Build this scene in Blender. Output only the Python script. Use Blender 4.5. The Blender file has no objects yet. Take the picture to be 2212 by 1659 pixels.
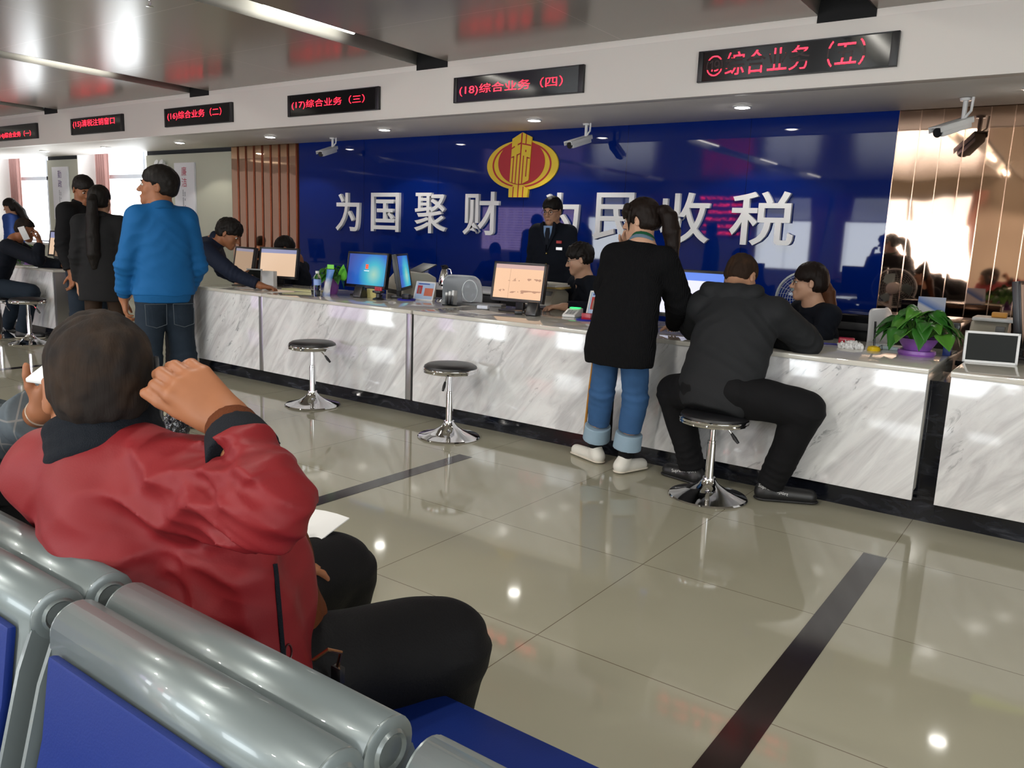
import bpy, bmesh, math, random
import numpy as np
from mathutils import Vector, Matrix
SC = bpy.context.scene
COL = SC.collection
random.seed(7)
# ---------------------------------------------------------------- camera (27 mm phone lens, held at standing chest height)
cam_data = bpy.data.cameras.new('camera')
cam_data.sensor_width = 36.0
cam_data.lens = 1726.8 / 2212 * 36
cam_data.clip_start = 0.05
camera = bpy.data.objects.new('camera', cam_data)
COL.objects.link(camera)
PITCH, ROLL, YAW = .1795, -.03997, -.61816
_fw = Vector((math.sin(YAW) * math.cos(PITCH), math.cos(YAW) * math.cos(PITCH), -math.sin(PITCH)))
_rt = Vector((math.cos(YAW), -math.sin(YAW), 0))
_dn = _fw.cross(_rt)
_r2 = math.cos(ROLL) * _rt + math.sin(ROLL) * _dn
_d2 = -math.sin(ROLL) * _rt + math.cos(ROLL) * _dn
_m = Matrix((( _r2.x, -_d2.x, -_fw.x), (_r2.y, -_d2.y, -_fw.y), (_r2.z, -_d2.z, -_fw.z)))
camera.matrix_world = Matrix.Translation((0, 0, 1.3327)) @ _m.to_4x4()
SC.camera = camera
SC.view_settings.view_transform = 'Standard'
SC.view_settings.look = 'None'
SC.view_settings.gamma = 1
SC.view_settings.exposure = 0.35
SC.cycles.use_denoising = True
SC.cycles.max_bounces = 8
SC.cycles.caustics_reflective = False
SC.cycles.caustics_refractive = False
SC.cycles.sample_clamp_indirect = 8
world = bpy.data.worlds.new('overcast_sky'); SC.world = world
world.use_nodes = True
world.node_tree.nodes['Background'].inputs[0].default_value = (.86, .93, 1, 1)
world.node_tree.nodes['Background'].inputs[1].default_value = 2.2

def lamp(name, kind, loc, energy, size=None, color=(1, 1, 1), aim=None, sy=None, spread=None):
    d = bpy.data.lights.new(name, kind); d.energy = energy; d.color = color
    if kind == 'AREA':
        d.shape = 'RECTANGLE'; d.size = size; d.size_y = sy or size
        if spread: d.spread = spread
    elif size: d.shadow_soft_size = size
    o = bpy.data.objects.new(name, d); COL.objects.link(o); o.location = loc
    if aim is not None:
        o.rotation_euler = (Vector(aim) - Vector(loc)).to_track_quat('-Z', 'Y').to_euler()
    return o
# daylight coming in through the tall windows of the wall behind the photographer, and through the far windows beside the counters
BACK_Y = -5.6
WIN_BACK = [(-11.9, -10.0), (-7.0, -5.7), (-4.9, -2.5), (-.8, 1.4)]
for _i, (_a, _b) in enumerate(WIN_BACK):
    lamp('window_and_fill_light', 'AREA', ((_a + _b) / 2, BACK_Y + .3, 1.45), 34 * (_b - _a), _b - _a, (.90, .96, 1), ((_a + _b) / 2, 4, 1.3), 1.15)
# added fill light at the windowless end wall on the right, and the hall's rows of ceiling lamps over the waiting area
lamp('window_and_fill_light', 'AREA', (4.3, -1.2, 1.7), 150, 6.5, (.92, .97, 1), (0, -1.0, 1.3), 1.9)
for _x in (-13.0, -9.2, -5.55, -1.66, 1.9):
    for _y, _e in ((-3.6, 120), (-1.4, 100), (1.1, 60)):
        lamp('hall_downlight', 'SPOT', (_x, _y, 2.97), _e, .09, (1, .96, .88), (_x, _y, 0)).data.spot_size = math.radians(150)
for _x in (-13.55, -16.8):
    lamp('window_and_fill_light', 'AREA', (_x, 7.75, 1.6), 18, 1.2, (.92, .97, 1), (_x, 0, 1.2), 1.8)

# ---------------------------------------------------------------- materials
MATS = {}
def mat(name, color=(.8, .8, .8), rough=.5, metal=0., spec=.5, coat=0., emit=None, es=1., alpha=None, trans=0., bump=0., bscale=60., bstretch=(1, 1, 1), var=0., vscale=8., sheen=0., coat_rough=.03, ior=None):
    if name in MATS: return MATS[name]
    m = bpy.data.materials.new(name); m.use_nodes = True
    nt = m.node_tree; b = nt.nodes['Principled BSDF']; I = b.inputs
    I['Base Color'].default_value = (*color, 1); I['Roughness'].default_value = rough; I['Metallic'].default_value = metal
    I['Specular IOR Level'].default_value = spec; I['Coat Weight'].default_value = coat; I['Coat Roughness'].default_value = coat_rough
    I['Transmission Weight'].default_value = trans; I['Sheen Weight'].default_value = sheen
    if ior: I['IOR'].default_value = ior
    if emit: I['Emission Color'].default_value = (*emit, 1); I['Emission Strength'].default_value = es
    if alpha is not None: I['Alpha'].default_value = alpha
    if bump or var:
        tc = nt.nodes.new('ShaderNodeTexCoord'); mp = nt.nodes.new('ShaderNodeMapping'); mp.inputs['Scale'].default_value = bstretch
        nt.links.new(tc.outputs['Object'], mp.inputs['Vector'])
    if bump:
        n = nt.nodes.new('ShaderNodeTexNoise'); n.inputs['Scale'].default_value = bscale; n.inputs['Detail'].default_value = 3
        nt.links.new(mp.outputs[0], n.inputs['Vector'])
        bp = nt.nodes.new('ShaderNodeBump'); bp.inputs['Strength'].default_value = bump; bp.inputs['Distance'].default_value = .01
        nt.links.new(n.outputs['Fac'], bp.inputs['Height']); nt.links.new(bp.outputs[0], I['Normal'])
    if var:
        n2 = nt.nodes.new('ShaderNodeTexNoise'); n2.inputs['Scale'].default_value = vscale; n2.inputs['Detail'].default_value = 4
        nt.links.new(mp.outputs[0], n2.inputs['Vector'])
        mx = nt.nodes.new('ShaderNodeMixRGB'); mx.inputs[1].default_value = (*[c * (1 - var) for c in color], 1); mx.inputs[2].default_value = (*[min(1, c * (1 + var)) for c in color], 1)
        nt.links.new(n2.outputs['Fac'], mx.inputs[0]); nt.links.new(mx.outputs[0], I['Base Color'])
    MATS[name] = m; return m

class G:                                              # a small node-graph writer
    def __init__(s, m): s.nt = m.node_tree; s.b = s.nt.nodes['Principled BSDF']
    def n(s, t, **kw):
        x = s.nt.nodes.new(t)
        for k, v in kw.items():
            if k[0] == 'i': x.inputs[int(k[1:])].default_value = v
            else: setattr(x, k, v)
        return x
    def l(s, a, b): s.nt.links.new(a, b)
    def math(s, op, a, b=None, c=None):
        x = s.n('ShaderNodeMath', operation=op)
        for i, v in enumerate((a, b, c)):
            if v is None: continue
            if isinstance(v, (int, float)): x.inputs[i].default_value = v
            else: s.l(v, x.inputs[i])
        return x.outputs[0]
    def coords(s, kind='Object'):
        t = s.n('ShaderNodeTexCoord'); sx = s.n('ShaderNodeSeparateXYZ'); s.l(t.outputs[kind], sx.inputs[0])
        return t.outputs[kind], sx.outputs[0], sx.outputs[1], sx.outputs[2]
    def mix(s, f, a, b):
        x = s.n('ShaderNodeMixRGB')
        for i, v in enumerate((f, a, b)):
            if isinstance(v, (int, float)): x.inputs[i].default_value = v
            elif isinstance(v, tuple): x.inputs[i].default_value = (*v, 1)
            else: s.l(v, x.inputs[i])
        return x.outputs[0]
    def ramp(s, f, stops):
        r = s.n('ShaderNodeValToRGB'); e = r.color_ramp.elements
        while len(e) < len(stops): e.new(.5)
        for q, (p, c) in zip(e, stops): q.position = p; q.color = (*c, 1) if len(c) == 3 else c
        s.l(f, r.inputs[0]); return r.outputs[0]
    def noise(s, vec, scale, detail=4, rough=.5, dist=0):
        x = s.n('ShaderNodeTexNoise'); x.inputs['Scale'].default_value = scale; x.inputs['Detail'].default_value = detail
        x.inputs['Roughness'].default_value = rough; x.inputs['Distortion'].default_value = dist
        s.l(vec, x.inputs['Vector']); return x.outputs['Fac']
    def mapping(s, vec, scale=(1, 1, 1), rot=(0, 0, 0), loc=(0, 0, 0)):
        x = s.n('ShaderNodeMapping'); x.inputs['Scale'].default_value = scale; x.inputs['Rotation'].default_value = rot; x.inputs['Location'].default_value = loc
        s.l(vec, x.inputs['Vector']); return x.outputs[0]
    def bump(s, h, strength=.2, dist=.01):
        x = s.n('ShaderNodeBump'); x.inputs['Strength'].default_value = strength; x.inputs['Distance'].default_value = dist
        s.l(h, x.inputs['Height']); s.l(x.outputs[0], s.b.inputs['Normal'])

# ---------------------------------------------------------------- mesh helpers
def add_box(bm, lo, hi, mx=None):
    vs = [bm.verts.new((x, y, z)) for x in (lo[0], hi[0]) for y in (lo[1], hi[1]) for z in (lo[2], hi[2])]
    for f in ((0, 1, 3, 2), (4, 6, 7, 5), (0, 4, 5, 1), (2, 3, 7, 6), (0, 2, 6, 4), (1, 5, 7, 3)): bm.faces.new([vs[i] for i in f])
    if mx is not None: bmesh.ops.transform(bm, matrix=mx, verts=vs)
    return vs
def add_lathe(bm, prof, n=32, mx=None, cap=True):
    rings = []; allv = []
    for r, z in prof:
        if r < 1e-6: v = bm.verts.new((0, 0, z)); rings.append([v]); allv.append(v)
        else:
            rg = [bm.verts.new((r * math.cos(2 * math.pi * i / n), r * math.sin(2 * math.pi * i / n), z)) for i in range(n)]
            rings.append(rg); allv += rg
    for a, b in zip(rings, rings[1:]):
        for i in range(n):
            j = (i + 1) % n
            q = [a[i % len(a)], a[j % len(a)], b[j % len(b)], b[i % len(b)]]
            u = []
            for v in q:
                if v not in u: u.append(v)
            if len(u) > 2: bm.faces.new(u)
    if cap:
        if len(rings[0]) > 1: bm.faces.new(rings[0][::-1])
        if len(rings[-1]) > 1: bm.faces.new(rings[-1])
    if mx is not None: bmesh.ops.transform(bm, matrix=mx, verts=allv)
    return allv
def add_tube(bm, pts, r, n=10, caps=True):
    pts = [Vector(p) for p in pts]; rs = r if isinstance(r, (list, tuple)) else [r] * len(pts)
    rings = []; up = None
    for i, p in enumerate(pts):
        t = ((pts[min(i + 1, len(pts) - 1)] - p).normalized() + (p - pts[max(i - 1, 0)]).normalized()).normalized()
        if up is None: up = t.orthogonal().normalized()
        up = (up - t * up.dot(t)).normalized(); sd = t.cross(up)
        rings.append([bm.verts.new(p + (up * math.cos(2 * math.pi * k / n) + sd * math.sin(2 * math.pi * k / n)) * rs[i]) for k in range(n)])
    for a, b in zip(rings, rings[1:]):
        for k in range(n): bm.faces.new((a[k], a[(k + 1) % n], b[(k + 1) % n], b[k]))
    if caps: bm.faces.new(rings[0][::-1]); bm.faces.new(rings[-1])
def add_prism(bm, poly, d0, d1, fn):                 # polygon (u,v) extruded between depths; fn(u,v,d)->xyz
    a = [bm.verts.new(fn(u, v, d0)) for u, v in poly]; b = [bm.verts.new(fn(u, v, d1)) for u, v in poly]
    bm.faces.new(a[::-1]); bm.faces.new(b); n = len(poly)
    for i in range(n): bm.faces.new((a[i], a[(i + 1) % n], b[(i + 1) % n], b[i]))
def link(name, me, m, parent=None, smooth=False, auto=None):
    o = bpy.data.objects.new(name, me); COL.objects.link(o)
    if m is not None:
        for x in (m if isinstance(m, (list, tuple)) else [m]): me.materials.append(x)
    if parent is not None: o.parent = parent
    if smooth:
        me.polygons.foreach_set('use_smooth', [True] * len(me.polygons))
        if auto: me.set_sharp_from_angle(angle=math.radians(auto))
    return o
def obj(name, bm, m, parent=None, bevel=0, smooth=False, auto=35, seg=2, mats=None):
    bmesh.ops.recalc_face_normals(bm, faces=bm.faces)
    if bevel:
        es = [e for e in bm.edges if len(e.link_faces) == 2 and e.calc_face_angle(0) > math.radians(50)]
        bmesh.ops.bevel(bm, geom=es, offset=bevel, segments=seg, profile=.6, affect='EDGES', clamp_overlap=True)
        smooth = True
    me = bpy.data.meshes.new(name); bm.to_mesh(me); bm.free()
    return link(name, me, m, parent, smooth, auto)
def tag(o, label=None, cat=None, group=None, kind=None):
    if label: o['label'] = label
    if cat: o['category'] = cat
    if group: o['group'] = group
    if kind: o['kind'] = kind
    return o
def thing(name, label, cat, loc=(0, 0, 0), rz=0, group=None):
    o = bpy.data.objects.new(name, None); o.empty_display_size = .1; COL.objects.link(o)
    o.location = loc; o.rotation_euler = (0, 0, rz)
    return tag(o, label, cat, group)
def box(name, lo, hi, m, parent=None, bevel=0, mx=None):
    bm = bmesh.new(); add_box(bm, lo, hi, mx); return obj(name, bm, m, parent, bevel)
def struct(o): o['kind'] = 'structure'; return o
def dup(root, loc, rz, label, group=None):
    r = root.copy(); COL.objects.link(r); r.location = loc; r.rotation_euler = (0, 0, rz); r['label'] = label
    if group: r['group'] = group
    for ch in list(root.children):
        c = ch.copy(); COL.objects.link(c); c.parent = r
        for g in ch.children:
            d = g.copy(); COL.objects.link(d); d.parent = c
    return r
def text(name, body, size, m, parent=None, mx=None, extrude=0., offset=0., align='LEFT', sx=1., res=3):
    cu = bpy.data.curves.new(name, 'FONT'); cu.body = body; cu.size = size; cu.extrude = extrude; cu.offset = offset; cu.align_x = align; cu.resolution_u = res
    o = bpy.data.objects.new(name, cu); COL.objects.link(o)
    dg = bpy.context.evaluated_depsgraph_get()
    me = bpy.data.meshes.new_from_object(o.evaluated_get(dg)); bpy.data.objects.remove(o)
    me.name = name
    M = (mx or Matrix()) @ Matrix.Diagonal((sx, 1, 1, 1)); me.transform(M)
    me.materials.clear(); return link(name, me, m, parent)
def Rx(a): return Matrix.Rotation(a, 4, 'X')
def Ry(a): return Matrix.Rotation(a, 4, 'Y')
def Rz(a): return Matrix.Rotation(a, 4, 'Z')
def T(*p): return Matrix.Translation(p)

# ---------------------------------------------------------------- organic surfaces: signed distances + surface nets
class Sdf:
    def __init__(s): s.p = []
    def cone(s, a, b, ra, rb=None, k=.02, flat=None, op='u'):
        s.p.append(('c', np.array(a, float), np.array(b, float), ra, ra if rb is None else rb, k, flat, op)); return s
    def chain(s, pts, rs, k=.02, flat=None):
        for i in range(len(pts) - 1): s.cone(pts[i], pts[i + 1], rs[i], rs[i + 1], k, flat)
        return s
    def cyl(s, a, b, ra, rb=None, k=.005, flat=None, op='u'):
        s.p.append(('y', np.array(a, float), np.array(b, float), ra, ra if rb is None else rb, k, flat, op)); return s
    def ell(s, c, r, R=None, k=.02, op='u'):
        s.p.append(('e', np.array(c, float), np.array(r, float), None if R is None else np.array(R, float), k, op)); return s
    def box(s, c, h, r=.005, R=None, k=.005, op='u'):
        s.p.append(('b', np.array(c, float), np.array(h, float), r, None if R is None else np.array(R, float), k, op)); return s
    def build(s, v, disp=None, smooth=1):
        lo = np.full(3, 1e9); hi = -lo; bb = []
        for q in s.p:
            if q[0] in 'cy':
                f = max(1, q[6][1]) if q[6] is not None else 1
                r = max(q[3], q[4]) * f; l = np.minimum(q[1], q[2]) - r; h = np.maximum(q[1], q[2]) + r; k = q[5]; op = q[7]
            elif q[0] == 'e': r = max(q[2]) if q[3] is not None else q[2]; l = q[1] - r; h = q[1] + r; k = q[4]; op = q[5]
            else: r = np.linalg.norm(q[2]) + q[3] if q[4] is not None else q[2] + q[3]; l = q[1] - r; h = q[1] + r; k = q[5]; op = q[6]
            bb.append((l, h, k, op))
            if op == 'u': lo = np.minimum(lo, l); hi = np.maximum(hi, h)
        lo = lo - 4 * v - .03; n = np.ceil((hi + 4 * v + .03 - lo) / v).astype(int) + 1
        D = np.full(n, .1, np.float32)
        ax = [lo[i] + v * np.arange(n[i]) for i in range(3)]
        for q, (l, h, k, op) in zip(s.p, bb):
            a0 = np.clip(np.floor((l - k - 3 * v - lo) / v).astype(int), 0, n); a1 = np.clip(np.ceil((h + k + 3 * v - lo) / v).astype(int) + 1, 0, n)
            if np.any(a1 <= a0): continue
            sl = tuple(slice(a0[i], a1[i]) for i in range(3))
            X, Y, Z = np.meshgrid(*[ax[i][sl[i]].astype(np.float32) for i in range(3)], indexing='ij')
            if q[0] in 'cy':
                A, B = q[1], q[2]; ab = B - A; L2 = max(float(ab @ ab), 1e-12)
                px, py, pz = X - A[0], Y - A[1], Z - A[2]
                t0 = (px * ab[0] + py * ab[1] + pz * ab[2]) / L2; t = t0 if q[0] == 'y' else np.clip(t0, 0, 1)
                px -= t * ab[0]; py -= t * ab[1]; pz -= t * ab[2]
                if q[6] is not None:
                    u, sc = q[6]; w = (px * u[0] + py * u[1] + pz * u[2]) * (1 / sc - 1)
                    px += w * u[0]; py += w * u[1]; pz += w * u[2]
                d = np.sqrt(px * px + py * py + pz * pz) - (q[3] + np.clip(t, 0, 1) * (q[4] - q[3]))
                if q[0] == 'y': d = np.maximum(d, (np.abs(t0 - .5) - .5) * math.sqrt(L2))
                if q[6] is not None and q[6][1] < 1: d *= (q[6][1] + 1) / 2
            else:
                px, py, pz = X - q[1][0], Y - q[1][1], Z - q[1][2]; R = q[3] if q[0] == 'e' else q[4]
                if R is not None: px, py, pz = [px * R[i][0] + py * R[i][1] + pz * R[i][2] for i in range(3)]
                if q[0] == 'e':
                    r = q[2]; k0 = np.sqrt((px / r[0]) ** 2 + (py / r[1]) ** 2 + (pz / r[2]) ** 2)
                    k1 = np.sqrt((px / r[0] ** 2) ** 2 + (py / r[1] ** 2) ** 2 + (pz / r[2] ** 2) ** 2); d = k0 * (k0 - 1) / np.maximum(k1, 1e-6)
                else:
                    hx = q[2]; qx, qy, qz = np.abs(px) - hx[0], np.abs(py) - hx[1], np.abs(pz) - hx[2]
                    d = np.sqrt(np.maximum(qx, 0) ** 2 + np.maximum(qy, 0) ** 2 + np.maximum(qz, 0) ** 2) + np.minimum(np.maximum(qx, np.maximum(qy, qz)), 0) - q[3]
            E = D[sl]
            if op == 'u':
                hh = np.maximum(k - np.abs(E - d), 0) / k; D[sl] = np.minimum(E, d) - hh * hh * k * .25
            else:
                hh = np.maximum(k - np.abs(E + d), 0) / k; D[sl] = np.maximum(E, -d) + hh * hh * k * .25
        if disp is not None:
            I = np.nonzero(np.abs(D) < .035)
            P = np.stack([ax[i][I[i]] for i in range(3)], 1)
            D[I] += disp(P).astype(np.float32)
        return nets(D, lo, v, smooth)
CORN = [(i, j, k) for i in (0, 1) for j in (0, 1) for k in (0, 1)]
def nets(D, lo, v, smooth=1):
    S = D < 0
    c = np.zeros(tuple(np.array(D.shape) - 1), np.int8)
    sl = lambda o: tuple(slice(o[i], D.shape[i] - 1 + o[i]) for i in range(3))
    for o in CORN: c += S[sl(o)]
    act = (c > 0) & (c < 8); idx = np.stack(np.nonzero(act), 1)
    vid = np.full(c.shape, -1, np.int64); vid[act] = np.arange(len(idx))
    pos = np.zeros((len(idx), 3)); cnt = np.zeros(len(idx))
    vals = {o: D[idx[:, 0] + o[0], idx[:, 1] + o[1], idx[:, 2] + o[2]] for o in CORN}
    for o in CORN:
        for a in range(3):
            if o[a]: continue
            p = list(o); p[a] = 1; p = tuple(p); d0, d1 = vals[o], vals[p]; m = (d0 < 0) != (d1 < 0)
            t = np.where(m, d0 / np.where(m, d0 - d1, 1), 0)
            e = np.tile(np.array(o, float), (len(idx), 1)); e[:, a] += t
            pos[m] += e[m]; cnt[m] += 1
    V = lo + v * (idx + pos / cnt[:, None]); F = []
    for a in range(3):
        b, g = [(1, 2), (2, 0), (0, 1)][a]
        s0 = [slice(None)] * 3; s1 = [slice(None)] * 3; s0[a] = slice(0, -1); s1[a] = slice(1, None)
        A, B = S[tuple(s0)], S[tuple(s1)]; E = np.stack(np.nonzero(A != B), 1)
        E = E[(E[:, b] > 0) & (E[:, g] > 0) & (E[:, b] < c.shape[b]) & (E[:, g] < c.shape[g])]
        if not len(E): continue
        fl = A[tuple(E.T)]; q = []
        for (db, dg) in ((1, 1), (0, 1), (0, 0), (1, 0)):
            x = E.copy(); x[:, b] -= db; x[:, g] -= dg; q.append(vid[tuple(x.T)])
        q = np.stack(q, 1); q[~fl] = q[~fl][:, ::-1]; F.append(q)
    F = np.concatenate(F); F = F[(F >= 0).all(1)]
    for _ in range(smooth):
        acc = np.zeros_like(V); n = np.zeros(len(V))
        for i in range(4):
            j = F[:, (i + 1) % 4]; np.add.at(acc, F[:, i], V[j]); np.add.at(acc, j, V[F[:, i]]); np.add.at(n, F[:, i], 1); np.add.at(n, j, 1)
        V = V * .5 + .5 * acc / np.maximum(n, 1)[:, None]
    return V, F
def sdf_obj(name, s, v, m, parent=None, disp=None, smooth=1):
    V, F = s.build(v, disp, smooth) if isinstance(s, Sdf) else s
    me = bpy.data.meshes.new(name); me.vertices.add(len(V)); me.vertices.foreach_set('co', V.astype(np.float32).ravel())
    me.loops.add(4 * len(F)); me.loops.foreach_set('vertex_index', F.astype(np.int32).ravel())
    me.polygons.add(len(F)); me.polygons.foreach_set('loop_start', np.arange(0, 4 * len(F), 4, dtype=np.int32)); me.polygons.foreach_set('loop_total', np.full(len(F), 4, np.int32))
    me.update(calc_edges=True); me.validate()
    return link(name, me, m, parent, True)
_rs = np.random.RandomState(3)
def creases(*cs):                                     # soft cloth folds: (centre, across-direction, folds per metre, depth, reach)
    def f(P):
        q = np.zeros(len(P))
        for c, d, fr, am, rad in cs:
            w = P - np.array(c, float); d = np.array(d, float); d = d / np.linalg.norm(d)
            a = w @ d; h = np.abs(np.sin(math.pi * fr * (a + .012 * np.sin(w @ np.array([17., 23., 19.]))))); q += am * np.exp(-(w * w).sum(1) / rad ** 2) * (1 - 2.2 * h)
        return -q
    return f
def waves(amp, scale, n=9, stretch=(1, 1, 1), seed=0, ridge=False):
    r = np.random.RandomState(seed); K = r.normal(size=(n, 3)) * np.array(stretch) * scale; ph = r.uniform(0, 6.28, n); W = r.normal(size=(n, 3)) * scale * .6; p2 = r.uniform(0, 6.28, n)
    def f(P):
        q = np.zeros(len(P))
        for i in range(n):
            a = np.sin(P @ K[i] + ph[i] + .9 * np.sin(P @ W[i] + p2[i])); q += (1 - 2 * np.abs(a)) if ridge else a
        return q * amp / math.sqrt(n)
    return f
# ================================================================ the setting
WIN_Y, WALL_Y, FASCIA_Y, CEIL, SOFFIT = 7.9, 7.46, 6.22, 3.0, 2.5
XL, XR = -20.5, 4.5
def setmat_floor():
    m = mat('polished_tile', (.42, .385, .30), .06, spec=.5); g = G(m); v, x, y, z = g.coords()
    def line(c, off): 
        f = g.math('FRACT', g.math('DIVIDE', g.math('ADD', c, off), .8)); d = g.math('ABSOLUTE', g.math('SUBTRACT', f, .5))
        return g.math('GREATER_THAN', d, .4976)
    ln = g.math('MAXIMUM', line(x, 1.3775 + 80), line(y, -2.145 + 80))
    cell = g.n('ShaderNodeTexWhiteNoise'); cv = g.n('ShaderNodeCombineXYZ')
    g.l(g.math('FLOOR', g.math('DIVIDE', g.math('ADD', x, 81.3775), .8)), cv.inputs[0]); g.l(g.math('FLOOR', g.math('DIVIDE', g.math('ADD', y, 77.855), .8)), cv.inputs[1]); g.l(cv.outputs[0], cell.inputs['Vector'])
    base = g.mix(g.noise(v, 3, 5), (.335, .32, .243), (.375, .355, .272))
    base = g.mix(g.math('MULTIPLY', cell.outputs[0], .25), base, (.40, .378, .295))
    g.l(g.mix(ln, base, (.16, .13, .09)), g.b.inputs['Base Color'])
    return m
def setmat_marble():
    m = mat('white_marble', (.7, .7, .7), .08, spec=.55); g = G(m); v, x, y, z = g.coords('Object')
    oi = g.n('ShaderNodeObjectInfo'); ad = g.n('ShaderNodeVectorMath', operation='ADD'); sc = g.n('ShaderNodeVectorMath', operation='SCALE'); sc.inputs[0].default_value = (9, 3, 5); g.l(oi.outputs['Random'], sc.inputs['Scale']); g.l(v, ad.inputs[0]); g.l(sc.outputs[0], ad.inputs[1]); v = ad.outputs[0]
    w = g.mapping(v, (1, 1, 1), (0, math.radians(-40), 0))
    st = g.mapping(w, (5.2, 1.4, 1.0))
    n1 = g.noise(st, 1.6, 8, .62, 1.1); n2 = g.noise(g.mapping(w, (9, 2, 2.6), loc=(3, 1, 2)), 1.7, 9, .7, 1.6); n3 = g.noise(g.mapping(w, (1.6, 1, .9), loc=(7, 2, 2)), 1.3, 3)
    soft = g.ramp(n1, [(.34, (.52, .51, .525)), (.5, (.68, .675, .685)), (.6, (.76, .76, .765))])
    vein = g.ramp(n2, [(.36, (1, 1, 1)), (.42, (0, 0, 0))])
    zone = g.ramp(n3, [(.50, (0, 0, 0)), (.60, (.75, .75, .75))])
    f = g.math('MULTIPLY', vein, zone)
    g.l(g.mix(f, soft, (.25, .255, .27)), g.b.inputs['Base Color']); return m
def setmat_granite():
    m = mat('black_granite', (.012, .013, .018), .1, spec=.5); g = G(m); v, *_ = g.coords()
    n = g.noise(g.mapping(v, (1, 1, 3), (0, .7, 0)), 5, 7, .65, 1.2)
    g.l(g.ramp(n, [(.5, (.007, .008, .012)), (.62, (.02, .022, .03)), (.72, (.06, .065, .08))]), g.b.inputs['Base Color']); return m
M_FLOOR, M_MARBLE, M_GRAN = setmat_floor(), setmat_marble(), setmat_granite()
M_TOP = mat('stone_worktop', (.60, .575, .52), .06, spec=.55, var=.12, vscale=4)
M_WHITE = mat('white_paint', (.84, .79, .75), .55)
M_SOFF = mat('soffit_paint', (.62, .60, .58), .55)
M_GREY = mat('grey_green_wall_panel', (.45, .455, .37), .4)
M_BLACK = mat('black_void', (.004, .004, .005), .8)
M_ALU = mat('brushed_aluminium', (.62, .62, .6), .35, .9)
M_STEEL = mat('steel_trim', (.42, .42, .42), .28, .85)
M_CHROME = mat('chrome', (.8, .8, .82), .06, 1)
M_WPLAST = mat('white_plastic', (.75, .75, .75), .3)
M_BPLAST = mat('black_plastic', (.012, .012, .014), .32)
M_CREAM = mat('beige_plastic', (.56, .52, .43), .38)
def setmat_ceiling():
    m = mat('glossy_ceiling_panel', (.33, .30, .265), .23, .2, spec=.3); g = G(m); v, x, y, z = g.coords()
    def line(c, off, s): return g.math('GREATER_THAN', g.math('ABSOLUTE', g.math('SUBTRACT', g.math('FRACT', g.math('DIVIDE', g.math('ADD', c, off), s)), .5)), .5 - .003 / s)
    ln = g.math('MAXIMUM', line(x, 5.35 + 39 + .975 + .97, 1.9475), line(y, -5.02 + 36, 1.2))
    g.l(g.mix(ln, (.33, .30, .265), (.46, .42, .38)), g.b.inputs['Base Color']); return m
M_CEIL = setmat_ceiling()
def setmat_blue():
    m = mat('blue_lacquered_glass', (.001, .014, .15), .03, spec=.4); g = G(m); v, x, y, z = g.coords()
    sm = g.math('GREATER_THAN', g.math('ABSOLUTE', g.math('SUBTRACT', g.math('FRACT', g.math('DIVIDE', g.math('ADD', x, 9.04 + 12.6), 1.2608)), .5)), .4985)
    g.l(g.mix(sm, (.001, .014, .15), (.001, .003, .02)), g.b.inputs['Base Color']); return m
M_BLUE = setmat_blue()
def setmat_copper():
    m = mat('copper_mirror', (.84, .56, .41), .035, 1); g = G(m); v, x, y, z = g.coords()
    g.bump(g.noise(g.mapping(v, (2.2, 1, 1.2)), 1.1, 1), .06, .05); return m
M_COP = setmat_copper()
M_COPD = mat('dark_copper_groove', (.10, .03, .015), .28, .9)
M_CURT = mat('pink_curtain', (.42, .22, .19), .85, bump=.2, bscale=200)
M_DAY = mat('bright_window_glass', (.9, .95, 1), .1, emit=(.90, .96, 1), es=1.6)
M_DAYL = mat('overexposed_window_glass', (.9, .95, 1), .1, emit=(.93, .97, 1), es=2.6)
M_FRAME = mat('white_window_frame', (.62, .64, .68), .4)

struct(box('floor', (XL, BACK_Y - .2, -.1), (XR, 8.3, 0), M_FLOOR))
# ceiling slabs between the light troughs, recess above
SLOTS = [(-13.54, -13.14), (-9.65, -9.25), (-5.75, -5.35), (-1.86, -1.46), (2.03, 2.43), (-17.43, -17.03)]
SLOTS.sort()
bm = bmesh.new(); e = XL
for a, b in SLOTS: add_box(bm, (e, BACK_Y - .2, CEIL), (a, FASCIA_Y + .02, CEIL + .04)); e = b
add_box(bm, (e, BACK_Y - .2, CEIL), (XR, FASCIA_Y + .02, CEIL + .04))
struct(obj('ceiling', bm, M_CEIL))
struct(box('ceiling_void', (XL, BACK_Y - .2, CEIL + .3), (XR, FASCIA_Y + .1, CEIL + .34), M_BLACK))
# dropped bulkhead: fascia and soffit
bm = bmesh.new(); add_box(bm, (XL, FASCIA_Y, SOFFIT), (XR, FASCIA_Y + .1, CEIL - .055)); add_box(bm, (XL, FASCIA_Y + .1, SOFFIT), (XR, WALL_Y - .02, SOFFIT + .06))
for a, b in [(XL, SLOTS[0][0])] + [(p[1], q[0]) for p, q in zip(SLOTS, SLOTS[1:])] + [(SLOTS[-1][1], XR)]: add_box(bm, (a, FASCIA_Y + .012, CEIL - .055), (b, FASCIA_Y + .1, CEIL))
struct(obj('trim_1', bm, M_WHITE, bevel=.004))
bm = bmesh.new()
for a, b in SLOTS: add_box(bm, (a, FASCIA_Y + .004, CEIL - .06), (b, FASCIA_Y + .09, CEIL + .3))
struct(obj('trim_2', bm, M_BLACK))
struct(box('wall_back', (-9.04, WALL_Y, 0), (-1.475, WALL_Y + .06, SOFFIT + .1), M_BLUE))
bm = bmesh.new()
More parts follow.
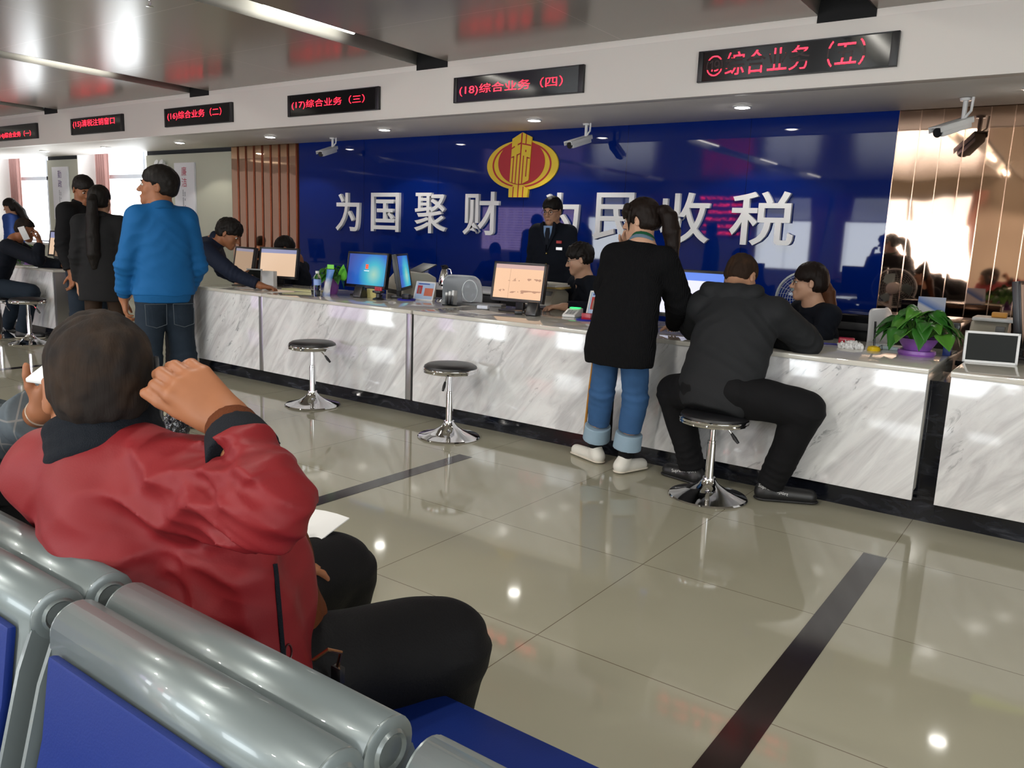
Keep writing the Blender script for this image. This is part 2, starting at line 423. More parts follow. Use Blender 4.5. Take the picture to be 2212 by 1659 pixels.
add_box(bm, (-12.85, WALL_Y, 0), (-10.56, WALL_Y + .6, 2.44)); add_box(bm, (-16.25, WALL_Y, 0), (-15.12, WALL_Y + .6, 2.44)); add_box(bm, (XL, WALL_Y, 0), (-18.6, WALL_Y + .6, 2.44))
for a, b in ((-15.12, -12.85), (-18.6, -16.25)): add_box(bm, (a, WALL_Y + .1, 0), (b, WALL_Y + .6, .86))
struct(obj('wall_left_of_counters', bm, M_GREY)).name = 'wall_far'
bm = bmesh.new()
for a, b in ((-12.85, -10.56), (-16.25, -15.12), (XL, -18.6)): add_box(bm, (a, WALL_Y + .02, 2.44), (b, WALL_Y + .6, 2.62))
struct(obj('trim_3', bm, M_BLACK))
bm = bmesh.new()
for a in (-15.12, -18.6): add_box(bm, (a, WALL_Y + .005, .86), (a + .012, WIN_Y + .1, 2.7))
struct(obj('trim_4', bm, M_WHITE))
struct(box('wall_outer', (XL, 8.2, 0), (-10, 8.3, 3.3), mat('far_daylit_outside', (.9, .95, 1), .9, emit=(.93, .97, 1), es=2)))
struct(box('wall_left', (XL - .1, BACK_Y, 0), (XL, 8.3, 3.3), M_WHITE))
struct(box('wall_right', (XR, BACK_Y, 0), (XR + .1, 8.3, 3.3), M_WHITE))
struct(box('wall_behind', (XL, 8.3, 0), (XR, 8.4, 3.3), M_WHITE))
# copper mirror claddings
bm = bmesh.new(); bd = bmesh.new(); w = (10.56 - 9.06) / 8
for i in range(8):
    a = -10.56 + i * w; add_box(bm, (a + .004, WALL_Y, 0), (a + w - .05, WALL_Y + .03, SOFFIT + .1)); add_box(bd, (a + w - .05, WALL_Y + .012, 0), (a + w + .004, WALL_Y + .03, SOFFIT + .1))
struct(obj('trim_5', bm, M_COP)); struct(obj('trim_6', bd, M_COPD))
bm = bmesh.new(); bd = bmesh.new(); w = .165; i = 0; a = -1.475
while a < XR:
    t = math.radians(random.uniform(-.55, .55))
    add_box(bm, (-w / 2 + .003, -.004, 0), (w / 2 - .003, .03, SOFFIT + .1), T(a + w / 2, WALL_Y + .006, 0) @ Rz(t))
    add_box(bd, (a - .003, WALL_Y - .003, 0), (a + .003, WALL_Y + .02, SOFFIT + .1)); a += w
struct(obj('trim_7', bm, M_COP)); struct(obj('trim_8', bd, mat('bright_copper_bead', (.85, .55, .4), .15, 1)))
# far windows
n = 0
for xa, xb in ((-15.1, -12.85), (-18.58, -16.25)):
    n += 1; r = thing('window_%d' % n, None, None, (0, 0, 0)); r['kind'] = 'structure'
    bm = bmesh.new(); y0, y1 = WIN_Y, WIN_Y + .05; z0, z1, zm = .9, 2.75, 2.16; xm = xa + (1.42 if n == 1 else 1.35)
    for q in (xa + .03, xm, xb - .03 + .5): add_box(bm, (q - .035, y0, z0), (q + .035, y1, z1))
    for q in (z0, zm, z1): add_box(bm, (xa, y0, q - .035), (xb + .5, y1, q + .035))
    obj('window_frame', bm, M_FRAME, r)
    box('pane', (xa, y0 + .02, z0), (xb + .5, y0 + .03, z1), M_DAYL, r)
    box('window_sill', (xa, WALL_Y + .08, .86), (xb + .0, WIN_Y + .02, .9), mat('stone_sill', (.6, .6, .6), .3), r)
    c = None
    bm = bmesh.new(); pts = []
    for k in range(46):
        u = k / 45; pts.append((xa + .02 + .40 * u, WIN_Y - .12 + .035 * math.sin(u * 34)))
    for (p, q) in zip(pts, pts[1:]):
        f = [bm.verts.new((*p, .3)), bm.verts.new((*q, .3)), bm.verts.new((*q, 2.62)), bm.verts.new((*p, 2.62))]; bm.faces.new(f)
    bmesh.ops.remove_doubles(bm, verts=bm.verts, dist=1e-5)
    o = obj('curtain', bm, M_CURT, smooth=True, auto=80); sm = o.modifiers.new('thick', 'SOLIDIFY'); sm.thickness = .006
    tag(o, ['pink curtain at the window between the two wall posters', 'pink curtain at the window beyond the narrow poster'][n - 1], 'curtain', 'pink window curtains')
# wall behind the photographer with its windows, seen only as reflections
struct(box('wall_front', (XL, BACK_Y - .1, 0), (XR, BACK_Y, 3.3), mat('beige_wall_paint', (.34, .30, .25), .7)))
for xa, xb in WIN_BACK:
    n += 1; r = thing('window_%d' % n, None, None); r['kind'] = 'structure'
    bm = bmesh.new(); z0, z1, zm = .85, 2.62, 2.05
    for q in (xa, (xa + xb) / 2, xb): add_box(bm, (q - .035, BACK_Y + .01, z0), (q + .035, BACK_Y + .06, z1))
    for q in (z0, zm, z1): add_box(bm, (xa, BACK_Y + .01, q - .03), (xb, BACK_Y + .06, q + .03))
    obj('window_frame', bm, M_FRAME, r); box('pane', (xa, BACK_Y + .005, z0), (xb, BACK_Y + .03, z1), M_DAY, r)
    for q in (xa - .35, xb - .12):
        bm = bmesh.new(); pr = None
        for k in range(30):
            u = k / 29; p = (q + .47 * u, BACK_Y + .14 + .03 * math.sin(u * 30)); v0 = [bm.verts.new((q + .235 + (p[0] - q - .235) * s, p[1], zz)) for zz, s in ((.15, .7), (1.05, .32), (2.7, 1.0))]
            if pr:
                for i in range(2): bm.faces.new((pr[i], v0[i], v0[i + 1], pr[i + 1]))
            pr = v0
        o = obj('curtain', bm, M_CURT, r, smooth=True, auto=80)
m = mat('lit_notice_board', (.1, .08, .12), .3, emit=(.62, .45, .80), es=4.2); g = G(m); v, x, y, z = g.coords()
ln = g.math('MULTIPLY', g.math('GREATER_THAN', g.math('FRACT', g.math('MULTIPLY', z, 13)), .55), g.math('GREATER_THAN', g.noise(g.mapping(v, (30, 1, 1)), 1, 2), .45))
g.l(g.mix(ln, (.62, .45, .80), (.25, .15, .38)), g.b.inputs['Emission Color'])
struct(box('trim_9', (-15.95, BACK_Y + .01, 1.0), (-12.4, BACK_Y + .06, 2.28), m))
m = mat('red_letter_display', (.005, .005, .006), .2, emit=(1, .02, .05), es=5); g = G(m); v, x, y, z = g.coords()
ln = g.math('MULTIPLY', g.math('LESS_THAN', g.math('ABSOLUTE', g.math('SUBTRACT', g.math('FRACT', g.math('MULTIPLY', z, 5.6)), .5)), .2), g.math('GREATER_THAN', g.noise(g.mapping(v, (26, 1, 40)), 1, 2), .53))
g.l(g.math('MULTIPLY', ln, 22), g.b.inputs['Emission Strength'])
struct(box('trim_10', (-8.7, BACK_Y + .01, 1.6), (-7.15, BACK_Y + .06, 2.72), m))
# black lines laid in the floor
M_LINE = mat('dark_floor_strip', (.016, .011, .010), .12, spec=.5)
for i, (x0, y1, lb) in enumerate([(-.67, 3.735, 'wide dark queue line on the floor at the lower right'), (-3.045, 3.75, 'dark queue line on the floor below the middle stool'), (-5.45, 3.75, 'dark queue line on the floor near the bending man'), (-7.87, 3.75, 'far dark queue line on the floor beyond the red jacket man')]):
    tag(box('floor_line', (x0, -4, -.004), (x0 + .1, y1, .0012), M_LINE), lb, 'floor line', 'dark queue lines on the floor')
# ceiling light troughs
M_TUBE = mat('lit_tube', (1, 1, 1), .5, emit=(1, .96, .86), es=22)
for i, (a, b) in enumerate(SLOTS):
    r = thing('light_trough', ['ceiling light trough farthest away over the far counters', 'ceiling light trough ending left of the second display', 'ceiling light trough with a lit tube ending beside the third display', 'ceiling light trough ending just left of the fourth display', 'ceiling light trough ending above the fifth and largest display', 'ceiling light trough outside the picture on the right'][i], 'ceiling light', (a, 0, CEIL), 0, 'light troughs in the ceiling')
    bm = bmesh.new(); pr = None
    for k in range(9):
        an = k / 8 * math.pi / 2; p = (-.0 + .16 * (1 - math.cos(an)) * .8, .24 * math.sin(an))
        v0 = [bm.verts.new((p[0], yy, p[1])) for yy in (BACK_Y + .1, FASCIA_Y)]
        if pr: bm.faces.new((pr[0], v0[0], v0[1], pr[1]))
        pr = v0
    o = obj('reflector', bm, mat('satin_reflector', (.42, .42, .39), .55, .25), r, smooth=True, auto=80); sm = o.modifiers.new('thick', 'SOLIDIFY'); sm.thickness = .004
    bm = bmesh.new(); add_box(bm, (b - a - .012, BACK_Y + .1, 0), (b - a, FASCIA_Y, .26)); obj('side_plate', bm, M_BLACK, r)
    for k in range(4):
        y0 = 4.30 - 3.2 * k; bm = bmesh.new(); add_tube(bm, [(.14, y0, .08), (.14, y0 + .95, .08)], .018); obj('tube', bm, M_TUBE, r, smooth=True)
# downlights in the soffit
M_LAMP = mat('downlight_glow', (1, 1, 1), .5, emit=(1, .97, .9), es=30)
for i, x in enumerate((-14.83, -12.81, -10.79, -8.77, -6.74, -4.68, -2.57, -.5)):
    r = thing('downlight', 'round downlight in the soffit, ' + ['farthest left', 'second from the left', 'above the poster with the red seal', 'above the striped copper panel', 'left of the emblem near the first ceiling camera', 'beside the top of the emblem', 'under the fifth and largest display', 'outside the picture on the right'][i], 'downlight', (x, 6.78, SOFFIT), 0, 'downlights in the soffit')
    bm = bmesh.new(); add_lathe(bm, [(.062, 0), (.078, 0), (.08, -.006), (.064, -.014), (.062, -.010)], 28, cap=False); obj('rim', bm, M_WPLAST, r, smooth=True)
    bm = bmesh.new(); add_lathe(bm, [(0, -.022), (.035, -.018), (.062, -.006), (.062, -.001), (0, -.001)], 24); obj('lens', bm, M_LAMP, r, smooth=True)
    lamp('downlight_beam', 'SPOT', (x, 6.78, SOFFIT - .05), 14, .05, (1, .95, .86), (x, 6.78, 0)).data.spot_size = math.radians(120)
# main-hall downlights that mirror in the floor tiles
for i, (x, y) in enumerate(((-2.95, 3.55), (-1.80, 3.5), (-1.28, 2.25), (-.2, 1.9))): pass

# ================================================================ displays, lettering, emblem, cameras
def led(body, band=None):
    nm = 'red_led_dots' + (body or '')
    m = mat(nm, (.02, .001, .001), .4, emit=(1, .012, .03), es=6); g = G(m); v, x, y, z = g.coords()
    def cell(c): return g.math('SUBTRACT', g.math('FRACT', g.math('MULTIPLY', c, 85)), .5)
    cx, cz = cell(x), cell(z); d = g.math('SQRT', g.math('ADD', g.math('MULTIPLY', cx, cx), g.math('MULTIPLY', cz, cz)))
    f = g.math('MULTIPLY', g.math('LESS_THAN', d, .46), 7)
    if band: f = g.math('MULTIPLY', f, g.math('GREATER_THAN', g.math('ABSOLUTE', g.math('SUBTRACT', z, band[0])), band[1]))
    g.l(f, g.b.inputs['Emission Strength']); return m
M_LED = led(''); M_LEDB = led('_partly_scanned', (.122, .036))
M_SGL = mat('display_face', (.006, .006, .008), .12, spec=.5); M_SFR = mat('display_frame', (.012, .012, .014), .4)
for xc, tx, sy, z0, md, lb in ((-14.48, '(14)综合业务（一）', .55, .03, M_LED, 'far left display cut by the picture edge, red text low on its face'),
        (-11.95, '(15)清税注销窗口', .62, .09, M_LED, 'display reading a tax clearance window, second from the left'),
        (-9.46, '(16)综合业务（二）', .62, .075, M_LED, 'red letter display above the striped copper wall, ending in the numeral two'),
        (-6.965, '(17)综合业务（三）', .55, .07, M_LED, 'red letter display left of the emblem, ending in the numeral three'),
        (-4.505, '(18)综合业务（四）', .58, .055, M_LED, 'red letter display right of the emblem, ending in the numeral four'),
        (-2.01, '⑲综合业务（五）', 1.0, .03, M_LEDB, 'largest red letter display, at upper right, ending in the numeral five')):
    r = thing('led_display', lb, 'LED sign', (xc, FASCIA_Y - .02, 2.6), 0, 'red LED displays along the fascia')
    box('screen', (-.70, -.006, .004), (.70, .018, .224), M_SGL, r)
    bm = bmesh.new()
    for lo, hi in (((-.725, -.012, 0), (-.685, .02, .228)), ((.675, -.012, 0), (.725, .02, .228)), ((-.725, -.012, -.002), (.725, .02, .006)), ((-.725, -.012, .222), (.725, .02, .23))): add_box(bm, lo, hi)
    obj('frame', bm, M_SFR, r, .002)
    sz = .165; o = text('lettering', tx, sz, md, r, Rx(math.pi / 2)); me = o.data
    co = np.empty(len(me.vertices) * 3); me.vertices.foreach_get('co', co); co = co.reshape(-1, 3)
    x0, x1 = co[:, 0].min(), co[:, 0].max(); zz0, zz1 = co[:, 2].min(), co[:, 2].max()
    co[:, 0] = -.655 + (co[:, 0] - x0) * (1.17 / (x1 - x0)); co[:, 2] = z0 + (co[:, 2] - zz0) / (zz1 - zz0) * .175 * sy; co[:, 1] = -.0075
    me.vertices.foreach_set('co', co.ravel()); me.update()
# eight cut letters on the blue wall
M_LET = mat('white_letter', (.78, .78, .79), .35); M_LETS = mat('letter_side', (.32, .33, .35), .4)
for ch, x0, x1, z0, z1, lb in (('为', -8.26, -7.81, 1.35, 1.84, 'first white wall character at the left end of the slogan'), ('国', -7.60, -7.11, 1.36, 1.84, 'white boxed wall character, second from the left'), ('聚', -6.85, -6.34, 1.36, 1.84, 'white wall character with the most strokes, third from the left'),
        ('财', -6.08, -5.56, 1.36, 1.85, 'fourth white wall character, left below the emblem'), ('为', -4.98, -4.50, 1.36, 1.84, 'white wall character half hidden behind the standing officer'), ('民', -4.32, -3.80, 1.36, 1.84, 'white wall character left of the ponytail girl'),
        ('收', -3.56, -3.04, 1.36, 1.84, 'white wall character right of the ponytail girl'), ('税', -2.84, -2.24, 1.36, 1.85, 'last white wall character at the right end of the slogan')):
    o = text('wall_character', ch, .5, [M_LET], None, Rx(math.pi / 2), extrude=.02, offset=.005, res=4); me = o.data
    co = np.empty(len(me.vertices) * 3); me.vertices.foreach_get('co', co); co = co.reshape(-1, 3); a, b = co.min(0), co.max(0)
    co[:, 0] = (co[:, 0] - (a[0] + b[0]) / 2) * (x1 - x0) / (b[0] - a[0]); co[:, 2] = (co[:, 2] - a[2]) * (z1 - z0) / (b[2] - a[2]); co[:, 1] = (co[:, 1] - b[1])
    me.vertices.foreach_set('co', co.ravel()); me.update(); o.location = ((x0 + x1) / 2, WALL_Y - .001, z0)
    tag(o, lb, 'letter', 'white slogan characters')
# emblem
em = thing('wall_emblem', 'round red and yellow lantern shaped emblem on the blue wall', 'emblem', (0, 0, 0))
M_YEL = mat('emblem_yellow', (.75, .53, .02), .4); M_RED = mat('emblem_red', (.42, .008, .012), .4)
def eu(u, v, d): return (-5.76 + (u - 160) / 1580 * .96, WALL_Y - d, 2.485 - (v - 70) / 1455 * .695)
def ellipse(cx, cy, rx, ry, n=64, a0=0, a1=2 * math.pi): return [(cx + rx * math.cos(a0 + (a1 - a0) * i / n), cy + ry * math.sin(a0 + (a1 - a0) * i / n)) for i in range(n)]
bm = bmesh.new(); add_prism(bm, ellipse(950, 800, 790, 562), 0, .02, eu); obj('lantern_body', bm, M_YEL, em)
def ring(bm, cx, cy, rx, ry, t, d0, d1, n=72):
    o_, i_ = ellipse(cx, cy, rx, ry, n), ellipse(cx, cy, rx - t, ry - t, n)
    for k in range(n):
        j = (k + 1) % n; add_prism(bm, [o_[k], o_[j], i_[j], i_[k]], d0, d1, eu)
bm = bmesh.new(); ring(bm, 945, 790, 655, 512, 34, .018, .023); obj('red_ring', bm, M_RED, em)
bm = bmesh.new(); add_prism(bm, ellipse(942, 742, 518, 500), .018, .0245, eu); obj('red_disc', bm, M_RED, em)
bm = bmesh.new(); add_prism(bm, [(740, 205), (960, 70), (1170, 185), (1130, 1140), (1000, 1215), (880, 1225), (708, 1170)], .018, .034, eu)
add_prism(bm, [(695, 1340), (695, 1525), (1115, 1525), (1130, 1340), (1010, 1250), (805, 1250)], .0, .034, eu); obj('tower', bm, M_YEL, em)
bm = bmesh.new()
for q in ([(940, 90), (968, 75), (915, 1525), (893, 1525)], [(1040, 110), (1062, 122), (1055, 335), (1035, 335)], [(775, 600), (795, 600), (775, 1205), (753, 1190)], [(850, 560), (872, 560), (846, 1220), (826, 1215)],
          [(993, 590), (1013, 590), (992, 1215), (970, 1215)], [(1075, 620), (1095, 620), (1078, 1060), (1056, 1060)], [(735, 405), (800, 365), (800, 395), (735, 438)], [(865, 325), (940, 290), (940, 325), (865, 358)], [(965, 310), (1040, 325), (1160, 355), (1160, 385), (1040, 355), (965, 338)],
          [(735, 615), (790, 590), (790, 615), (735, 640)], [(850, 560), (930, 530), (930, 555), (850, 585)], [(1075, 620), (1140, 640), (1140, 665), (1075, 645)], [(1038, 460), (1062, 466), (1060, 515), (1036, 509)], [(792, 1285), (812, 1285), (803, 1525), (783, 1525)], [(1010, 1285), (1030, 1285), (1022, 1525), (1002, 1525)]):
    add_prism(bm, q, .033, .036, eu)
obj('red_lines', bm, M_RED, em)
# cameras on ceiling stalks
def cctv(x, z, y, rz, label, sc=1.0, stalk=.18, pitch=.3):
    r = thing('security_camera', label, 'camera', (x, y, z), rz, 'white bullet cameras under the soffit'); r.scale = (sc,) * 3
    bm = bmesh.new(); add_box(bm, (-.035, -.15, -.03), (.035, .1, .03)); obj('housing', bm, M_WPLAST, r, .012).rotation_euler.x = pitch
    bm = bmesh.new(); add_box(bm, (-.042, -.18, .028), (.042, .11, .036)); add_box(bm, (-.042, -.18, .0), (-.037, .11, .036)); add_box(bm, (.037, -.18, .0), (.042, .11, .036)); obj('sunshield', bm, M_WPLAST, r, .003).rotation_euler.x = pitch
    bm = bmesh.new(); add_lathe(bm, [(0, 0), (.026, 0), (.028, .012), (0, .012)], 20, T(0, -.15, -.002) @ Rx(math.pi / 2)); obj('lens', bm, M_BPLAST, r, smooth=True).rotation_euler.x = pitch
    bm = bmesh.new(); add_tube(bm, [(0, .06, .03), (0, .06, .075), (.0, .06, stalk / sc)], .014); add_lathe(bm, [(.03, -.015), (.035, 0)], 16, T(0, .06, stalk / sc)); obj('stalk', bm, M_WPLAST, r, smooth=True)
    bm = bmesh.new(); add_tube(bm, [(0, .06, .05), (.05, .05, .09), (.055, .05, stalk / sc)], .008); obj('cable', bm, M_WPLAST, r, smooth=True)
    return r
cctv(-8.02, 2.33, 7.1, math.radians(11), 'white camera hanging at the left end of the blue wall', 1.15, .17)
cctv(-4.32, 2.315, 7.1, math.radians(-9), 'white camera hanging right of the emblem', 1.15, .18)
cctv(-.98, 2.285, 6.95, math.radians(-29), 'white camera hanging before the copper wall', 1.25, .21)
# emergency light, posters
r = thing('emergency_light', 'white twin emergency lamp high on the grey wall', 'emergency light', (-12.35, WALL_Y, 2.16))
box('case', (-.13, -.05, 0), (.13, 0, .12), M_WPLAST, r, .006)
for s in (-.07, .07):
    bm = bmesh.new(); add_lathe(bm, [(.03, 0), (.05, .05), (.052, .06)], 20, T(s, -.03, .13) @ Rx(math.radians(70))); add_tube(bm, [(s, -.02, .11), (s, -.02, .17)], .012); h = obj('lamp_head', bm, M_WPLAST, r, smooth=True)
    bm = bmesh.new(); add_lathe(bm, [(0, .058), (.046, .058)], 20, T(s, -.03, .13) @ Rx(math.radians(70)), cap=False); obj('lens', bm, M_BPLAST, h)
M_PSTR = mat('poster_board', (.66, .66, .70), .35)
M_INKR, M_INKP, M_INK = mat('red_seal_ink', (.42, .02, .06), .6), mat('purple_seal_ink', (.17, .10, .26), .6), mat('grey_print', (.16, .16, .18), .7)
for x, w, z0, z1, ik, lb in ((-11.73, .54, 1.36, 2.30, M_INKR, 'white wall poster with a red seal left of the copper panel'), (-15.72, .58, 1.36, 2.31, M_INKP, 'white wall poster with a purple seal between the windows')):
    r = thing('wall_poster', lb, 'poster', (x, WALL_Y, z0), 0, 'white posters on the far wall'); H = z1 - z0
    box('board', (-w / 2, -.035, 0), (w / 2, -.002, H), M_PSTR, r, .003)
    text('seal', '廉' if ik is M_INKR else '勤', .15, ik, r, T(-.075, -.037, H * .80) @ Rx(math.pi / 2)); text('seal', '洁' if ik is M_INKR else '政', .15, ik, r, T(-.075, -.037, H * .62) @ Rx(math.pi / 2))
    bm = bmesh.new(); rr = random.Random(4)
    for c in range(2):
        for k in range(26):
            zz = H * .56 - k * .017
            if rr.random() < .85 - .3 * c: add_box(bm, (-.05 + c * .05, -.0372, zz - .010), (-.05 + c * .05 + .022, -.036, zz))
    obj('print', bm, M_INK, r)
# sprinklers
for x, y, lb in ((-5.98, 3.55, 'small pendant sprinkler on the ceiling at upper left'), (-3.28, 3.55, 'small sprinkler on the ceiling at the top edge')):
    r = thing('sprinkler', lb, 'sprinkler', (x, y, CEIL), 0, 'sprinklers in the ceiling')
    bm = bmesh.new(); add_lathe(bm, [(.0, 0), (.03, 0), (.028, -.008), (.012, -.012), (.011, -.03), (.0, -.03)], 18); obj('body', bm, M_CHROME, r, smooth=True)
    bm = bmesh.new(); add_tube(bm, [(-.012, 0, -.028), (-.018, 0, -.045), (0, 0, -.065)], .003); add_tube(bm, [(.012, 0, -.028), (.018, 0, -.045), (0, 0, -.065)], .003); obj('frame', bm, M_CHROME, r, smooth=True)
    bm = bmesh.new(); add_lathe(bm, [(0, -.064), (.026, -.066), (.027, -.069), (0, -.070)], 12); obj('deflector', bm, M_CHROME, r)
# ================================================================ service counters
CF, CT, CB = 4.33, .79, 5.32
def counter(x0, x1, label, trim_right=True, gap=0.0):
    r = thing('service_counter', label, 'counter', (x0, CF, 0), 0, 'marble service counters'); W = x1 - x0
    rv = (.05 if trim_right else .0)
    o = box('front_panel', (0, 0, .117), (W - rv, .03, CT - .028), M_MARBLE, r, .002)
    if trim_right: box('edge_trim', (W - rv + .001, .004, .117), (W, .2, CT - .028), M_STEEL, r, .002)
    else: box('side_panel', (W - .03, .031, .16), (W - .001, CB - CF - .1, CT - .028), M_TOP, r, .002)
    box('plinth', (0, .07, 0), (W + gap, .75, .1168), M_GRAN, r)
    box('core', (.005, .1, .1168), (W + gap - .005 - (0 if gap else .06), .5, .72), M_GRAN, r)
    box('worktop', (-.004 if not gap else 0, -.012, CT - .028), (W + .004, CB - CF, CT), M_TOP, r, .006)
    o.data.update(); return r
counter(-.486, 1.5, 'marble counter at the right edge under the white tablet', True)
counter(-2.30, -.587, 'marble counter under the potted plant in the purple bowl', False, .10)
counter(-3.985, -2.33, 'marble counter behind the front stool under the peach monitor', True, .03)
counter(-5.737, -4.01, 'marble counter behind the farther stool under the blue monitor', True, .025)
counter(-6.80, -5.742, 'short marble counter where the navy man leans', True, .005)
counter(-11.4, -9.42, 'far marble counter where the man on the phone sits', True)
# ================================================================ bar stools
def make_stool(loc, label, h=.505, rz=0.):
    r = thing('swivel_stool', label, 'stool', loc, rz, 'black and chrome swivel stools')
    bm = bmesh.new(); add_lathe(bm, [(0, h), (.10, h), (.155, h - .006), (.174, h - .018), (.178, h - .03), (0, h - .03)], 48); obj('cushion', bm, mat('black_leatherette', (.012, .012, .014), .38), r, smooth=True)
    bm = bmesh.new(); add_lathe(bm, [(.0, h - .064), (.172, h - .064), (.181, h - .06), (.183, h - .052), (.180, h - .047), (.183, h - .042), (.183, h - .034), (.178, h - .0295), (0, h - .0295)], 48); obj('seat_ring', bm, M_CHROME, r, smooth=True)
    bm = bmesh.new(); add_lathe(bm, [(.024, .09), (.024, .30), (.022, .302), (.022, .315), (.0165, .317), (.0165, h - .064)], 24); obj('column', bm, M_CHROME, r, smooth=True)
    bm = bmesh.new(); add_lathe(bm, [(.0, 0), (.208, 0), (.211, .006), (.205, .013), (.16, .024), (.10, .045), (.055, .075), (.036, .10), (.034, .112), (.0, .112)], 48); obj('base', bm, M_CHROME, r, smooth=True)
    bm = bmesh.new(); add_tube(bm, [(.02, 0, h - .075), (.07, 0, h - .085), (.10, 0, h - .12)], .005); k = obj('lever', bm, M_CHROME, r, smooth=True)
    bm = bmesh.new(); add_tube(bm, [(.095, 0, h - .113), (.115, 0, h - .14), (.135, 0, h - .165)], [.007, .011, .008]); obj('lever_grip', bm, M_BPLAST, k, smooth=True)
    return r
make_stool((-3.38, 4.04, 0), 'empty swivel stool nearest the red jacket man, in front of the peach monitor', .505, math.radians(-70))
make_stool((-4.78, 4.06, 0), 'empty swivel stool farther left, in front of the blue monitor', .505, math.radians(40))
make_stool((-1.53, 4.02, 0), 'swivel stool under the man in the dark hooded jacket', .475, math.radians(25))
make_stool((-9.30, 3.98, 0), 'far swivel stool beside the standing pair, only its rim visible', .505, .5)
make_stool((-10.02, 3.98, 0), 'far swivel stool under the man on the phone', .47, .5)
# ================================================================ waiting benches (two rows back to back)
M_FRM = mat('grey_enamel', (.165, .195, .20), .34, .3, spec=.5, coat=.35); M_PAD = mat('blue_pad', (.004, .018, .14), .5, spec=.22, bump=.05, bscale=300); M_FRD = mat('dark_enamel', (.07, .08, .08), .4, .3)
def bench(name, label, xs, face):
    r = thing('waiting_bench', label, 'bench', (0, 0, 0), 0, 'rows of waiting seats')
    yt = .550 if face > 0 else .479; zt = .80
    def Y(d): return yt + face * d
    for a, b in zip(xs, xs[1:]):
        a2, b2 = a + .029, b - .029; w = b2 - a2
        bm = bmesh.new(); pr = None; prof = []
        for k in range(13): an = math.radians(-60 + k * 22); prof.append((-.037 * math.cos(an), .037 * math.sin(an)))
        # rolled top and back sheet as one pressed shell: angle runs over the tube then down the back
        sh = [(.034 * math.cos(t), .034 * math.sin(t)) for t in [math.radians(q) for q in range(200, -1, -20)]]
        sh = sh + [(.036, -.03), (.05, -.12), (.075, -.22), (.11, -.31), (.14, -.355)]
        rows = [[bm.verts.new((x, Y(d), zt + z)) for d, z in sh] for x in (a2, b2)]
        for k in range(len(sh) - 1): bm.faces.new((rows[0][k], rows[0][k + 1], rows[1][k + 1], rows[1][k]))
        o = obj('backrest', bm, M_FRM, r, smooth=True, auto=60); sm = o.modifiers.new('thick', 'SOLIDIFY'); sm.thickness = .006; sm.offset = 0
        for x in (a2, b2):
            bm = bmesh.new()
            add_lathe(bm, [(0, -.006), (.030, -.006), (.036, -.003), (.036, .003), (.030, .006), (0, .006)], 28, T(x, yt, zt) @ Ry(math.pi / 2))
            s = 1 if x == b2 else -1; add_lathe(bm, [(.017, .006), (.0205, .0095), (.024, .006)], 20, T(x, yt, zt) @ Ry(s * math.pi / 2), cap=False)
            add_prism(bm, [(-.030, -.01), (.036, -.01), (.055, -.06), (.115, -.30), (.145, -.355), (.10, -.36), (.05, -.28), (-.01, -.1)], x - .004, x + .004, lambda u, v, d: (d, Y(u), zt + v))
            obj('end_cap', bm, M_FRM, o, smooth=True, auto=40)
        pm = bmesh.new(); P = [(.0365, -.012), (.051, -.12), (.076, -.22), (.095, -.268)]
        nrm = Vector((.97, .24)); q = []
        for d, z in P: q.append((d + .004, z))
        add_prism(pm, [(d, z) for d, z in q] + [(d + .013, z + .003) for d, z in q[::-1]], a2 + .028, b2 - .028, lambda u, v, d: (d, Y(u), zt + v)); obj('back_pad', pm, M_PAD, o, .005)
        sb = bmesh.new(); sp = [(.145, -.352), (.20, -.378), (.40, -.388), (.56, -.386), (.60, -.392), (.615, -.41), (.605, -.43)]
        rows = [[sb.verts.new((x, Y(d), zt + z)) for d, z in sp] for x in (a2, b2)]
        for k in range(len(sp) - 1): sb.faces.new((rows[0][k], rows[0][k + 1], rows[1][k + 1], rows[1][k]))
        s = obj('seat', sb, M_FRM, r, smooth=True, auto=60); sm = s.modifiers.new('thick', 'SOLIDIFY'); sm.thickness = .006; sm.offset = 0
        pm = bmesh.new(); add_prism(pm, [(.20, -.375), (.40, -.384), (.575, -.382), (.575, -.366), (.40, -.366), (.20, -.357)], a2 + .03, b2 - .03, lambda u, v, d: (d, Y(u), zt + v)); obj('seat_pad', pm, M_PAD, s, .006)
    box('beam', (xs[0], min(Y(.28), Y(.35)), .34), (xs[-1], max(Y(.28), Y(.35)), .41), M_FRD, r, .004)
    for x in xs[1:-1:2]:
        bm = bmesh.new(); add_tube(bm, [(x, Y(.315), .34), (x, Y(.315), .04)], .025, 12); add_tube(bm, [(x, Y(.06), .03), (x, Y(.315), .05), (x, Y(.6), .03)], .022, 10); obj('leg', bm, M_FRM, r, smooth=True)
    return r
XS = [-2.70, -2.154, -1.609, -1.064, -.505, .05, .6]
fb = bench('far', 'grey steel waiting bench whose blue seats face the counters', XS, 1)
nb = bench('near', 'grey steel waiting bench whose blue backrests face the photographer', XS[:5], -1)
for x in (-1.064, .05, -2.154):
    bm = bmesh.new(); add_prism(bm, [(.10, -.345), (.30, -.352), (.55, -.352), (.59, -.362), (.595, -.385), (.57, -.398), (.53, -.395), (.30, -.402), (.10, -.40)], x - .013, x + .013, lambda u, v, d: (d, .547 + u, .80 + v)); a = obj('armrest', bm, M_FRM, fb, .006)
    bm = bmesh.new(); add_prism(bm, [(.26, -.368), (.44, -.368), (.44, -.384), (.26, -.384)], x + .0125, x + .015, lambda u, v, d: (d, .547 + u, .80 + v)); add_lathe(bm, [(.008, 0), (.010, .003), (.013, 0)], 16, T(x + .013, .547 + .565, .80 - .375) @ Ry(math.pi / 2), cap=False); obj('armrest_slot', bm, M_FRD, a)
